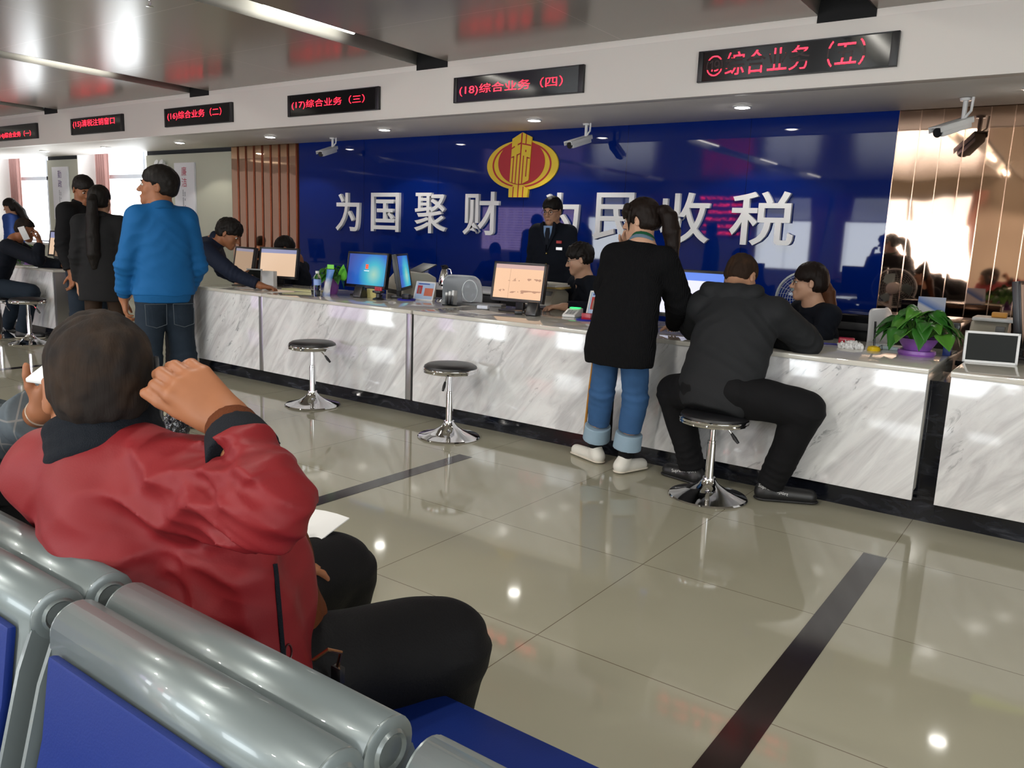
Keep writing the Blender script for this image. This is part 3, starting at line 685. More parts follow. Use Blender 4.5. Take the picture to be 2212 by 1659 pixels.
# ================================================================ people
A = lambda *p: np.array(p, float)
def unit(v): v = np.array(v, float); return v / np.linalg.norm(v)
M_SKIN = mat('skin', (.44, .235, .145), .48, spec=.35, var=.10, vscale=25); M_SKIND = mat('tanned_skin', (.27, .105, .048), .5, spec=.35, var=.16, vscale=25); M_SKINL = mat('fair_skin', (.52, .30, .20), .48, spec=.35, var=.08, vscale=25)
def hair_mat(name, c, rough=.5, var=.0):
    m = mat(name, c, rough, spec=.14); g = G(m); v, *_ = g.coords(); n = g.noise(g.mapping(v, (260, 260, 18)), 1, 2); g.bump(n, .35, .003)
    if var: g.l(g.ramp(g.noise(v, 16, 4), [(.45, c), (.75, (c[0] * 1.7 + .010, c[1] * 1.5 + .004, c[2] * 1.3))]), g.b.inputs['Base Color'])
    return m
M_HAIR = hair_mat('black_hair', (.010, .008, .007)); M_HAIRB = hair_mat('dark_brown_hair', (.011, .0065, .005)); M_BUZZ = hair_mat('cropped_hair', (.014, .011, .010), .8, 1); M_CROP = hair_mat('short_cropped_brown_hair', (.026, .015, .010), .8, 1)
M_EYEW = mat('eye_white', (.55, .52, .48), .2); M_IRIS = mat('dark_iris', (.012, .008, .006), .15); M_LIP = mat('lip', (.33, .11, .09), .4); M_SPEC = mat('glasses_rim', (.02, .02, .022), .25, .6)
class Person:
    def __init__(s, label, base, yaw, H=1.68, ov=None, hf=None, hu=(0, 0, 1), hs=1., lean=None, v=.006, skin=None):
        s.F = A(math.cos(yaw), math.sin(yaw), 0); s.R = A(math.sin(yaw), -math.cos(yaw), 0); U = A(0, 0, 1); s.U = U; s.H = H; s.v = v; k = H / 1.7; s.k = k
        b = A(*base)
        def W(x, y, z): return b + s.R * x * k + s.F * y * k + U * z * k
        J = dict(pel=W(0, 0, .95), chest=W(0, 0, 1.28), neck=W(0, -.01, 1.44), head=W(0, .03, 1.585), Rsh=W(.158, -.01, 1.39), Lsh=W(-.158, -.01, 1.39), Rel=W(.198, -.03, 1.10), Lel=W(-.198, -.03, 1.10), Rwr=W(.205, .05, .86), Lwr=W(-.205, .05, .86),
                 Rhip=W(.078, 0, .90), Lhip=W(-.078, 0, .90), Rkn=W(.105, .015, .49), Lkn=W(-.105, .015, .49), Ran=W(.11, -.02, .085), Lan=W(-.11, -.02, .085))
        J['Rtoe'] = W(.14, .17, .03); J['Ltoe'] = W(-.14, .17, .03)
        for n, p in (ov or {}).items(): J[n] = A(*p)
        s.J = J; s.hs = hs * k
        s.hf = unit(hf) if hf is not None else s.F; hu = A(*hu); s.hu = unit(hu - s.hf * (hu @ s.hf)); s.hr = np.cross(s.hf, s.hu)
        s.HR = np.stack([s.hr, s.hf, s.hu]); s.root = thing('person', label, 'person', tuple(b)); s.off = Vector(b); s.skin = skin or M_SKIN
        s.hand = {}
    def L(s, x, y, z): return s.J['head'] + (s.hr * x + s.hf * y + s.hu * z) * s.hs
    def put(s, name, sd, v, m, disp=None, smooth=1, parent=None):
        V, F = sd.build(v, disp, smooth); V = V - np.array(s.off); return sdf_obj(name, (V, F), v, m, parent or s.root)
    def sub(s, name, m, bm, parent=None, smooth=True):
        for w in bm.verts: w.co -= s.off
        return obj(name, bm, m, parent or s.root, smooth=smooth, auto=60)
    def hands(s, S, side, dirv, palm, curl=(.35, .4, .45, .5), spread=.0, thumb=(.6, .7, .35), sc=1., tcurl=.25):
        w = s.J[side + 'wr']; d = unit(dirv); n = A(*palm); n = unit(n - d * (n @ d)); lat = np.cross(d, n) * (1 if side == 'R' else -1); q = sc * s.k * 1.02
        # lat points to the thumb side
        ks = []
        for i, (o, l) in enumerate(((.030, .088), (.010, .092), (-.011, .088), (-.029, .080))):
            kn = w + (d * l + lat * o) * q; S.cone(w + (d * .012 + lat * o * .55) * q, kn, .0150 * q, .0125 * q, .012); ks.append(kn)
        S.ell(w + (d * .05 + n * .004) * q, A(.034, .045, .017) * q, np.stack([lat, d, n]), .012)
        out = []
        for i, ln in enumerate((.072, .080, .074, .058)):
            a = curl[i] if not isinstance(curl, (int, float)) else curl; p = ks[i]; ang = a * .55; dd = d + lat * spread * (1.5 - i) * .4
            for j, (fr, r0, r1) in enumerate(((.46, .0105, .0095), (.30, .0095, .0086), (.26, .0086, .0072))):
                e = p + unit(dd * math.cos(ang) + n * math.sin(ang)) * ln * fr * q; S.cone(p, e, r0 * q, r1 * q, .004); p = e; ang += a
            out.append(p)
        t0 = w + (d * .028 + lat * .024 + n * .004) * q; td = unit(d * thumb[0] + lat * thumb[1] + n * thumb[2])
        t1 = t0 + td * .040 * q; td2 = unit(td * math.cos(tcurl) + unit(d * .8 - lat * .6) * math.sin(tcurl)); t2 = t1 + td2 * .031 * q; t3 = t2 + unit(td2 + (d - lat) * tcurl * .5) * .026 * q
        S.cone(t0, t1, .0165 * q, .0125 * q, .012).cone(t1, t2, .0118 * q, .0105 * q, .005).cone(t2, t3, .0105 * q, .0085 * q, .004)
        S.cone(s.J[side + 'el'], w, .034 * q, .026 * q, .02).cone(w, w + d * .02 * q, .0255 * q, .024 * q, .02, flat=(n, .75))
        s.hand[side] = dict(tips=out, thumb=t3, kn=ks); return s.hand[side]
    def body(s, hands=None, v=None, face=True, jaw=1.):
        S = Sdf(); J, L, h, R = s.J, s.L, s.hs, s.HR; k = s.k
        S.ell(L(0, -.012, .030), A(.074, .093, .087) * h, R); S.ell(L(0, .030, -.036), A(.060 * jaw, .062, .078) * h, R, .03)
        for q in (-1, 1):
            S.cone(L(q * .050 * jaw, .0, -.052), L(q * .012, .068, -.096), .022 * h, .018 * h, .03); S.ell(L(q * .037, .058, -.028), A(.022, .022, .022) * h, R, .02)
        S.ell(L(0, .074, -.094), A(.022, .017, .016) * h, R, .02)
        if face:
            S.cone(L(-.034, .080, .020), L(.034, .080, .020), .012 * h, k=.02)
            for q in (-1, 1): S.ell(L(q * .031, .100, .003), A(.017, .013, .010) * h, R, .012, 's')
        S.cone(L(0, .090, .006), L(0, .112, -.030), .0085 * h, .0125 * h, .014)
        for q in (-1, 1): S.ell(L(q * .012, .100, -.034), A(.008, .010, .007) * h, R, .008)
        S.cone(L(-.017, .089, -.064), L(.017, .089, -.064), .008 * h, k=.01); S.cone(L(-.013, .087, -.073), L(.013, .087, -.073), .008 * h, k=.01)
        for q in (-1, 1):
            a = q * .45; e1 = unit(s.hr * math.cos(a) - s.hf * math.sin(a) * 1.0); e2 = unit(np.cross(s.hu, e1)); E = np.stack([e1, e2, s.hu])
            S.ell(L(q * .079, -.012, -.006), A(.008, .019, .031) * h, E, .008); S.ell(L(q * .088, -.006, -.004), A(.006, .010, .018) * h, E, .006, 's')
        S.cone(L(0, -.026, -.055), J['neck'] - s.U * .02, .052 * h, .060 * k, .03)
        S.cone(J['neck'], J['chest'], .06 * k, .10 * k, .05); S.cone(J['chest'], J['pel'], .11 * k, .105 * k, .05)
        for q in 'RL':
            S.cone(J['neck'], J[q + 'sh'], .05 * k, .045 * k, .04); S.chain([J[q + 'sh'], J[q + 'el'], J[q + 'wr']], A(.044, .036, .027) * k, .02)
            S.chain([J['pel'], J[q + 'hip'], J[q + 'kn'], J[q + 'an']], A(.09, .075, .048, .033) * k, .03); S.cone(J[q + 'an'] - s.U * .02, J[q + 'toe'], .022 * k, .014 * k, .02)
        for q, a in (hands or {}).items(): s.hands(S, q, **a)
        s.bodyo = s.put('body', S, v or s.v, s.skin); return s
    def face(s, look=0., brow=True):
        L, h = s.L, s.hs
        for q in (-1, 1):
            bm = bmesh.new(); bmesh.ops.create_uvsphere(bm, u_segments=16, v_segments=10, radius=.0112 * h); bmesh.ops.scale(bm, vec=(1, 1, .72), verts=bm.verts); bmesh.ops.translate(bm, vec=Vector(L(q * .031, .0815, .003)), verts=bm.verts); e = s.sub('eye', M_EYEW, bm)
            bm = bmesh.new(); bmesh.ops.create_uvsphere(bm, u_segments=12, v_segments=8, radius=.0072 * h); bmesh.ops.translate(bm, vec=Vector(L(q * .031 + look * .004, .0880, .003)), verts=bm.verts); s.sub('iris', M_IRIS, bm, e)
            bm = bmesh.new(); add_tube(bm, [L(q * .017, .0945, .020), L(q * .032, .0935, .026), L(q * .047, .083, .021)], [.003 * h, .0042 * h, .002 * h], 8)
            s.sub('eyebrow', M_HAIR, bm)
        bm = bmesh.new(); add_tube(bm, [L(-.021, .088, -.068), L(-.008, .0965, -.0665), L(.008, .0965, -.0665), L(.021, .088, -.068)], [.003 * h, .0055 * h, .0055 * h, .003 * h], 8); s.sub('lips', M_LIP, bm); return s
    def glasses(s):
        L, h = s.L, s.hs; bm = bmesh.new()
        for q in (-1, 1):
            pts = [L(q * .033 + .024 * math.cos(t), .104 - .006 * abs(math.cos(t)), .0 + .019 * math.sin(t)) for t in np.linspace(0, 2 * math.pi, 21)]; add_tube(bm, pts, .0016 * h, 6)
            add_tube(bm, [L(q * .056, .098, .006), L(q * .078, .05, .008), L(q * .081, -.005, .006), L(q * .08, -.02, -.01)], .0015 * h, 6)
        add_tube(bm, [L(-.010, .106, .004), L(0, .110, .006), L(.010, .106, .004)], .0015 * h, 6); s.sub('glasses', M_SPEC, bm); return s
    def hair(s, style='short', m=None, t=.014, v=None, tail=None, seed=1, front=.0):
        S = Sdf(); L, h, R = s.L, s.hs, s.HR; m = m or M_HAIR
        if style in ('short', 'buzz', 'messy'): S.ell(L(0, -.012, .045), A(.0735 + t * .75, .093 + t, .077 + t * 1.05) * h, R, .02)
        else: S.ell(L(0, -.012, .036), A(.074 + t * .8, .093 + t, .084 + t * 1.1) * h, R, .02)
        if style in ('short', 'buzz', 'messy'):
            S.ell(L(0, -.044, -.010), A(.0665 + t * .12, .060 + t * .12, .058) * h, R, .035)
            S.box(L(0, -.02, -.135), A(.15, .16, .078 if style != 'buzz' else .072) * h, .005, R, .03, 's')
        elif style == 'long':
            S.ell(L(0, -.04, -.03), A(.074 + t, .062 + t, .085) * h, R, .03); S.box(L(0, -.02, -.19), A(.15, .16, .08) * h, .005, R, .03, 's')
        elif style == 'bun':
            S.ell(L(0, -.045, -.02), A(.070 + t * .7, .066 + t, .065) * h, R, .03); S.box(L(0, -.02, -.150), A(.15, .16, .078) * h, .005, R, .03, 's')
        # open the face and free the ears
        S.ell(L(0, .105, -.045 + front), A(.070, .070, .092) * h, R, .012, 's'); S.box(L(0, .112, -.09 + front), A(.12, .075, .10) * h, .01, R, .02, 's'); S.box(L(0, .07, -.13 + front), A(.12, .075, .12) * h, .01, R, .02, 's')
        if style != 'long':
            for q in (-1, 1): S.ell(L(q * .092, .004, -.022), A(.030, .034, .046) * h, R, .012, 's')
        f1 = waves(.0022 if style != 'messy' else .0055, 75 if style != 'messy' else 60, 10, (1, 1, .25), seed, True)
        o = s.put('hair', S, v or max(.004, s.v * .8), m, f1)
        if tail:
            T_ = Sdf(); T_.chain([A(*p) for p in tail[0]], [r for r in tail[1]], .02); s.put('ponytail', T_, v or max(.004, s.v * .8), m, waves(.003, 60, 10, (1.6, 1.6, .15), seed + 3, True))
        return s
    def tail(s, pts, rs, m, name='ponytail', n=9, seed=1, v=None):
        S = Sdf(); rr = random.Random(seed); pts = [A(*p) for p in pts]
        for i in range(n):
            a = 6.283 * i / n; o1 = .45 if i else 0
            q = [p + (s.hr * math.cos(a + .25 * j) + s.hf * math.sin(a + .25 * j)) * r * o1 + s.U * 0 for j, (p, r) in enumerate(zip(pts, rs))]
            e = q[-1] + (q[-1] - q[-2]) * rr.uniform(-.15, .35); q[-1] = e; S.chain(q, [r * .62 for r in rs[:-1]] + [rs[-1] * .35], .012)
        return s.put(name, S, v or max(.0045, s.v * .75), m, waves(.0012, 90, 8, (1.5, 1.5, .15), seed, True))
    def top(s, m, name='jacket', rw=.175, dep=.60, hem=None, sl=(.070, .058, .050), v=None, fold=.0028, fs=12, hemw=None, cuff=.03, seed=1, neckr=.060, extra=None, shr=.062, cut=.03, cr=(), level=False):
        S = Sdf(); J = s.J; k = s.k; U = s.U
        pel = J['pel'] if hem is None else A(*hem); sp = unit(J['chest'] - J['pel']); hw = hemw or rw
        a = unit(s.R - sp * (s.R @ sp)); ax = unit(np.cross(a, sp)); fl = (ax, dep)
        S.cone(pel, J['chest'], hw * k, rw * k, .04, fl); S.cone(J['chest'], J['neck'] * .6 + J['chest'] * .4, rw * .93 * k, rw * .62 * k, .05, fl)
        S.cone(J['Rsh'], J['Lsh'], shr * k, k=.05)
        if extra: extra(S)
        if level: S.box(pel - U * (.3 + cut * k), A(.45, .45, .3), 0, None, .008, 's')
        else: S.box(pel - sp * (.3 + cut * k), A(.45, .45, .3), 0, np.stack([a, ax, sp]), .008, 's')
        for q in 'RL':
            S.cone(J['neck'] - U * .025, J[q + 'sh'], .050 * k, shr * .92 * k, .045)
            d = unit(J[q + 'wr'] - J[q + 'el']); w = J[q + 'wr'] - d * cuff
            S.cone(J[q + 'sh'], J[q + 'el'], sl[0] * k, sl[1] * k, .03); S.cyl(J[q + 'el'], w, sl[1] * k, sl[2] * k, .02)
        S.cyl(J['neck'] - U * .05, J['neck'] + U * .010, .078 * k, neckr * k, .03)
        cs = list(cr)
        for q in 'RL':
            if fold:
                dl = unit(J[q + 'wr'] - J[q + 'sh']); cs.append((J[q + 'el'], dl, 22, .0042, .10)); cs.append((J[q + 'wr'] - (J[q + 'wr'] - J[q + 'el']) * .3, dl, 26, .0025, .08))
                cs.append((J[q + 'sh'] * .7 + pel * .3, unit(J[q + 'sh'] - pel + s.R * (.2 if q == 'R' else -.2)), 14, .0035, .16))
        if fold: cs.append((pel + sp * .08, sp + s.R * .3, 13, .0035, .2))
        f1 = waves(fold, fs, 12, (1, 1, 1.3), seed); f2 = waves(fold * .3, fs * 2.6, 8, (1, 1, 1), seed + 5); f3 = creases(*cs)
        s.topo = s.put(name, S, v or s.v * 1.15, m, (lambda P: f1(P) + f2(P) + f3(P)) if fold else None); return s
    def band(s, name, a, b, ra, rb, m, parent=None, fl=None, v=None, ribs=True):
        S = Sdf(); S.cyl(a, b, ra, rb, .005, fl); return s.put(name, S, v or s.v * .8, m, None, 1, parent)
    def collar(s, m, r=.066, h=.055, name='collar', back=.0, t=.011):
        J = s.J; S = Sdf(); k = s.k; up = unit(s.L(0, 0, -.06) - J['neck']); c = J['neck'] - up * .012; fr = s.F - up * (s.F @ up); fr = unit(fr); rt = np.cross(fr, up)
        n = 22; P = []
        for i in range(n + 1):
            an = math.radians(-60) + (math.radians(300)) * i / n; d = rt * math.cos(an) - fr * math.sin(an); P.append(d)
        for i in range(n):
            for z, rr in ((0, 1.06), (.5, 1.0), (1, .97)):
                S.cone(c + P[i] * r * rr * k + up * h * z * k, c + P[i + 1] * r * rr * k + up * h * z * k, t * k, k=.012)
        return s.put(name, S, max(.005, s.v * .8), m, None, 1, s.topo)
    def cuffs(s, m, l=.05, r=.047, sides='RL', off=.02):
        for q in sides:
            d = unit(s.J[q + 'wr'] - s.J[q + 'el']); w = s.J[q + 'wr'] - d * off; S = Sdf(); S.cyl(w - d * l, w, r * s.k, r * .82 * s.k, .01); s.put('cuff', S, max(.0045, s.v * .8), m, None, 1, s.topo)
        return s
    def trousers(s, m, r=(.096, .082, .066), v=None, fold=.0025, rise=None, name='trousers', lift=-.015, seed=4, fs=14):
        S = Sdf(); J = s.J; k = s.k
        pt = J['pel'] if rise is None else A(*rise); cs = []
        S.cone(J['Rhip'], J['Lhip'], .098 * k, k=.04); S.cone(pt, (J['Rhip'] + J['Lhip']) / 2, .112 * k, .115 * k, .04, (s.F, .75))
        for q in 'RL':
            d = unit(J[q + 'an'] - J[q + 'kn']); S.cone(J[q + 'hip'], J[q + 'kn'], r[0] * k, r[1] * k, .03); S.cyl(J[q + 'kn'], J[q + 'an'] - d * lift, r[1] * k, r[2] * k, .025)
            cs += [(J[q + 'kn'], d, 20, .0035, .09), (J[q + 'an'] - d * .08, d, 24, .004, .09), (J[q + 'hip'], unit(J[q + 'kn'] - J[q + 'hip']), 15, .0035, .12)]
        f1 = waves(fold, fs, 12, (1, 1, 1.4), seed); f3 = creases(*cs)
        s.tro = s.put(name, S, v or s.v * 1.15, m, lambda P: f1(P) + f3(P)); return s
    def shoes(s, m, sole=None, sides='RL', r=.040):
        J = s.J; k = s.k; U = s.U
        for q in sides:
            an, toe = J[q + 'an'], J[q + 'toe']; d = toe - an; d[2] = 0; d = unit(d); hz = max(.0, toe[2] - .03); hl = an - d * .035 * k; hl[2] = hz + .045 * k; t2 = toe + d * .0; t2[2] = hz + .036 * k
            S = Sdf(); S.cone(hl, t2, r * k, r * .92 * k, .02); S.cone(hl, an + U * .01, r * .92 * k, .042 * k, .03); S.box((hl + t2) / 2 - U * (hl[2] * .5 + t2[2] * .5 - hz - -.05), A(.3, .3, .052), .0, None, .004, 's')
            o = s.put('shoe', S, max(.005, s.v * .8), m); s.band('sock', an + U * .0, an + U * .09, .046 * k, .044 * k, M_BLK)
            S = Sdf(); a, b = hl.copy(), t2.copy(); a[2] = b[2] = hz + .0125; S.cone(a - d * .004, b + d * .006, (r + .004) * k, (r - .0) * k, .01, (U, .26)); s.put('sole', S, max(.005, s.v * .8), sole or m, None, 1, o)
        return s
def cloth(name, c, rough=.8, bump=.15, bs=220, sheen=.0, **kw): return mat(name, c, rough, spec=.16, bump=bump, bscale=bs, sheen=sheen, **kw)
M_BLK = cloth('black_cloth', (.006, .006, .007)); M_NAVY = cloth('navy_suit_cloth', (.006, .008, .014)); M_CHAR = cloth('charcoal_jacket', (.016, .017, .019), .7); M_BLKN = cloth('black_nylon', (.004, .004, .005), .65)
M_DEN = cloth('dark_denim', (.014, .022, .034), .8, .25, 400, var=.25, vscale=14); M_SHOEB = mat('black_shoe', (.008, .008, .009), .45); M_SOLEW = mat('pale_sole', (.5, .46, .38), .6)
M_KNIT = mat('black_knit', (.006, .006, .007), .9, spec=.1); _g = G(M_KNIT); _v, *_r = _g.coords(); _w = _g.n('ShaderNodeTexWave', bands_direction='X'); _w.inputs['Scale'].default_value = 55; _w.inputs['Distortion'].default_value = .6; _g.l(_v, _w.inputs['Vector']); _g.bump(_w.outputs['Fac'], .45, .01)

# ---- man in the red jacket, seated on the far bench, seen from behind with a phone at his ear
M_REDJ = mat('red_nylon', (.165, .010, .013), .55, spec=.22, bump=.05, bscale=320); M_RIB = cloth('black_rib_knit', (.006, .008, .012), .85, .4, 500); M_RUST = cloth('rust_brown_sweater', (.085, .022, .006), .85, .3, 300)
P = Person('man in a red jacket seated with his back turned, phone at his ear', (-1.24, .72, 0), math.radians(108), 1.70, dict(
    pel=(-1.20, .76, .55), chest=(-1.24, .70, .80), neck=(-1.305, .668, .965), head=(-1.325, .672, 1.058), Rsh=(-1.105, .69, .925), Lsh=(-1.40, .63, .90), Rel=(-.89, .675, .95), Rwr=(-1.065, .738, 1.034), Lel=(-1.50, .80, .70), Lwr=(-1.36, 1.0, .62),
    Rhip=(-1.12, .80, .535), Lhip=(-1.30, .74, .535), Rkn=(-1.005, 1.20, .49), Lkn=(-1.42, 1.27, .515), Ran=(-1.02, 1.16, .10), Lan=(-1.45, 1.30, .10), Rtoe=(-.95, 1.35, .03), Ltoe=(-1.5, 1.48, .03)), hf=(-.90, .44, -.06), hs=1.0, v=.0048, skin=M_SKIND)
P.body(dict(R=dict(dirv=(-.50, -.36, .56), palm=(-.72, .40, -.45), curl=(.95, .85, .8, .8), thumb=(.95, .30, .25), sc=1.0, tcurl=.1), L=dict(dirv=(.2, .9, -.15), palm=(0, -.1, -1), curl=.3)), v=.0035)
P.hair('buzz', M_BUZZ, .0085, v=.0035, front=.01)
def _x(S):
    S.cone(A(-1.29, .64, .80), A(-1.18, .66, .62), .16, .165, .06, (A(.5, .86, 0), .55)); S.ell(A(-1.12, .82, .70), (.085, .12, .15), None, .05); S.cone(A(-1.06, .74, .80), A(-1.05, .78, .56), .07, .085, .06)
J = P.J; ar = unit(J['Rel'] - J['Rsh'])
P.top(M_REDJ, 'jacket', .172, .68, (-1.20, .73, .60), (.080, .066, .056), v=.005, fold=.0030, fs=13, extra=_x, cuff=.075, neckr=.066, seed=11, shr=.072, cut=.08, cr=[
    (A(-1.0, .66, .98), (-.35, .2, .9), 17, .009, .12), (A(-1.08, .62, .90), (.25, -.1, .97), 13, .007, .16), (A(-.93, .64, .93), (.3, 0, .95), 19, .006, .11), (A(-1.33, .58, .76), (.45, 0, .9), 12, .004, .16),
    (A(-1.05, .72, .70), (.98, .1, .2), 13, .006, .15), (A(-1.0, .71, 1.0), unit(J['Rwr'] - J['Rel']), 24, .004, .09), (A(-1.17, .6, .68), (.3, 0, .95), 15, .004, .14)])
P.collar(M_RIB, .078, .050, t=.013); P.cuffs(M_RIB, .052, .056, 'R', .033)
d = unit(P.J['Rwr'] - P.J['Rel']); w = P.J['Rwr']; P.band('sweater_cuff', w - d * .045, w - d * .008, .044, .040, M_RUST, P.topo)
S = Sdf(); S.ell(A(-1.165, .87, .71), (.09, .09, .14), None, .03); S.ell(A(-1.16, .88, .62), (.10, .10, .08), None, .03); P.put('sweater', S, .006, M_RUST, waves(.004, 26, 9, (1, 1, .5), 3, True))
P.trousers(M_BLKN, (.115, .098, .075), v=.006, fold=.005); P.shoes(M_SHOEB)
def on_cloth(P, pts, n, lift=.0015):
    out = []; n = Vector(n).normalized(); dg = bpy.context.evaluated_depsgraph_get()
    for q in pts:
        hit, loc, nr, _ = P.topo.ray_cast(Vector(q) - P.off + n * .5, -n)
        if hit: out.append(loc + nr * lift + P.off)
    return out
z_ = on_cloth(P, [(-1.055 + .03 * t, .80, .80 - .26 * t) for t in np.linspace(0, 1, 16)], (.85, -.5, .12))
if len(z_) > 3: bm = bmesh.new(); add_tube(bm, z_, .0042, 6); P.sub('zip_line', M_RIB, bm, P.topo)
z_ = on_cloth(P, [(-1.02 + .011 * math.cos(t), .80, .655 + .013 * math.sin(t)) for t in np.linspace(0, 6.283, 15)], (.85, -.5, .12))
if len(z_) > 8: bm = bmesh.new(); add_tube(bm, z_, .0016, 6); P.sub('ring_button', mat('dark_red_ring', (.05, .01, .012), .4), bm, P.topo)
bm = bmesh.new(); c = P.hand['R']['thumb']
add_box(bm, (-.036, -.0045, -.075), (.036, .0045, .075)); o = obj('phone', bm, M_BPLAST, None, .004); e = P.L(.088, .02, -.03); o.matrix_world = Matrix.Translation(Vector(e)) @ Matrix(np.stack([s_ for s_ in (unit(P.hf * .95 - P.hu * .3), P.hr, unit(P.hu * .95 + P.hf * .3))], 1).tolist()).to_4x4()
tag(o, 'dark phone held to the ear of the man in the red jacket', 'phone')
bm = bmesh.new(); pts = [(-.985, .835, .615), (-.965, .85, .635), (-.955, .87, .625), (-.965, .872, .595)]; add_tube(bm, pts, .0035, 8); o = obj('key_clip', bm, mat('copper_clip', (.6, .3, .15), .2, 1), smooth=True); tag(o, 'copper coloured key clip at the belt of the red jacket man', 'key clip')
bm = bmesh.new(); add_box(bm, (-.012, -.006, -.03), (.012, .006, .0)); q = obj('strap', bm, M_BPLAST, o, .002); q.location = (-.965, .872, .595)
bm = bmesh.new(); add_box(bm, (-.105, -.148, 0), (.105, .148, .003)); bmesh.ops.subdivide_edges(bm, edges=bm.edges, cuts=5, use_grid_fill=True)
for w_ in bm.verts: w_.co.z += .012 * math.sin(w_.co.x * 16 + w_.co.y * 6)
o = obj('paper_sheet', bm, mat('white_paper', (.75, .75, .75), .6), smooth=True); o.location = (-1.50, 1.17, .60); o.rotation_euler = (.12, .05, .3); tag(o, 'white papers lying on the lap of the red jacket man', 'paper')
bm = bmesh.new(); add_box(bm, (-.04, -.08, 0), (.04, .08, .008)); o = obj('phone', bm, M_BPLAST, None, .003); o.location = (-1.47, 1.06, .665); o.rotation_euler = (.35, -.2, -.9); tag(o, 'dark phone on the papers in the lap of the red jacket man', 'phone')

# ---- ponytail girl standing at the counter
M_JEAN = cloth('blue_jeans', (.038, .098, .225), .85, .25, 420, var=.22, vscale=10); M_JEANL = cloth('pale_jeans_cuff', (.26, .36, .45), .9, .3, 420, var=.12); M_SHW = mat('white_leather_shoe', (.62, .60, .55), .5)
P = Person('girl with a ponytail in a black oversized sweater standing at the counter', (-2.22, 4.10, 0), math.radians(75), 1.56, dict(
    pel=(-2.14, 4.02, .86), chest=(-2.08, 4.06, 1.13), neck=(-2.06, 4.09, 1.33), head=(-2.095, 4.135, 1.462), Rsh=(-1.91, 4.07, 1.25), Lsh=(-2.22, 4.07, 1.25), Lel=(-2.28, 4.14, 1.08), Lwr=(-2.24, 4.24, 1.30), Rel=(-1.86, 4.20, 1.02), Rwr=(-2.0, 4.47, .86),
    Rhip=(-2.045, 4.03, .82), Lhip=(-2.20, 4.04, .82), Rkn=(-2.04, 4.10, .47), Lkn=(-2.27, 4.12, .46), Ran=(-2.09, 4.12, .09), Lan=(-2.34, 4.20, .09), Rtoe=(-2.045, 4.25, .03), Ltoe=(-2.505, 4.26, .03)), hf=(-.96, -.02, -.10), hs=1.03, v=.005, skin=M_SKINL)
P.body(dict(L=dict(dirv=(.12, -.10, .95), palm=(.8, -.5, .1), curl=(.7, .75, .8, .85), sc=.92), R=dict(dirv=(-.4, .85, -.15), palm=(0, -.1, -1), curl=.3)), jaw=.92, v=.0045); P.face()
P.hair('bun', M_HAIRB, .015, seed=2, v=.0045, front=-.035)
S = Sdf(); L = P.L
P.tail([L(0, -.10, .035), L(0, -.145, .05), L(0, -.175, .01), L(0, -.19, -.08), L(.0, -.195, -.16), L(-.01, -.215, -.24)], [.022, .030, .040, .044, .034, .012], M_HAIRB)
bm = bmesh.new(); bmesh.ops.create_icosphere(bm, radius=.02); bmesh.ops.translate(bm, vec=Vector(L(0, -.122, .05)), verts=bm.verts); P.sub('hair_tie', M_BLK, bm)
S = Sdf()
for i in range(13):                                      # fringe and side locks
    a = -1.15 + 2.3 * i / 12; S.chain([L(.066 * math.sin(a), .030 + .055 * math.cos(a), .088), L(.083 * math.sin(a), .028 + .075 * math.cos(a), .055), L(.081 * math.sin(a), .030 + .075 * math.cos(a), .018)], [.014, .010, .004], .014)
for q in (-1, 1): S.chain([L(q * .080, .032, .05), L(q * .082, .042, -.005), L(q * .076, .048, -.06)], [.013, .008, .003], .012)
P.put('fringe', S, .004, M_HAIRB)
def _x(S):
    S.cone(A(-2.10, 4.0, .74), A(-2.085, 4.05, 1.14), .215, .185, .06, (A(.26, .97, 0), .62)); S.cone(A(-2.22, 4.02, .72), A(-2.19, 4.06, 1.0), .10, .10, .06); S.ell(A(-2.295, 4.14, 1.08), (.075, .075, .075), None, .04)
P.top(M_KNIT, 'sweater', .18, .66, (-2.10, 4.0, .70), (.083, .085, .06), v=.006, fold=.004, extra=_x, hemw=.205, cut=.045, level=True, cuff=.02, seed=3, neckr=.062)
M_COLG = cloth('green_knit_collar', (.012, .09, .04), .9); M_COLB = cloth('grey_blue_knit_collar', (.13, .20, .27), .9)
up = unit(P.L(0, -.02, -.07) - P.J['neck']); n = P.J['neck']
P.band('collar_stripe', n + up * .0, n + up * .022, .078, .073, M_COLB, P.topo); P.band('collar_stripe', n + up * .0225, n + up * .045, .071, .066, M_COLG, P.topo)
P.trousers(M_JEAN, (.096, .080, .075), v=.006, name='jeans', lift=.17)
for q in 'RL':
    an, kn = P.J[q + 'an'], P.J[q + 'kn']; d = unit(an - kn); P.band('jeans_cuff', an - d * .155, an - d * .06, .079, .083, M_JEANL, P.tro)
bm = bmesh.new(); pts = [P.J['Lhip'] + A(-.09, .0, -.08), P.J['Lkn'] + A(-.088, .0, 0), P.J['Lan'] + A(-.082, 0, .06)]; add_tube(bm, pts, .008, 6); P.sub('side_stripe', mat('orange_stripe', (.45, .2, .03), .8), bm, P.tro)
P.shoes(M_SHW, mat('off_white_sole', (.55, .5, .42), .6), r=.042)

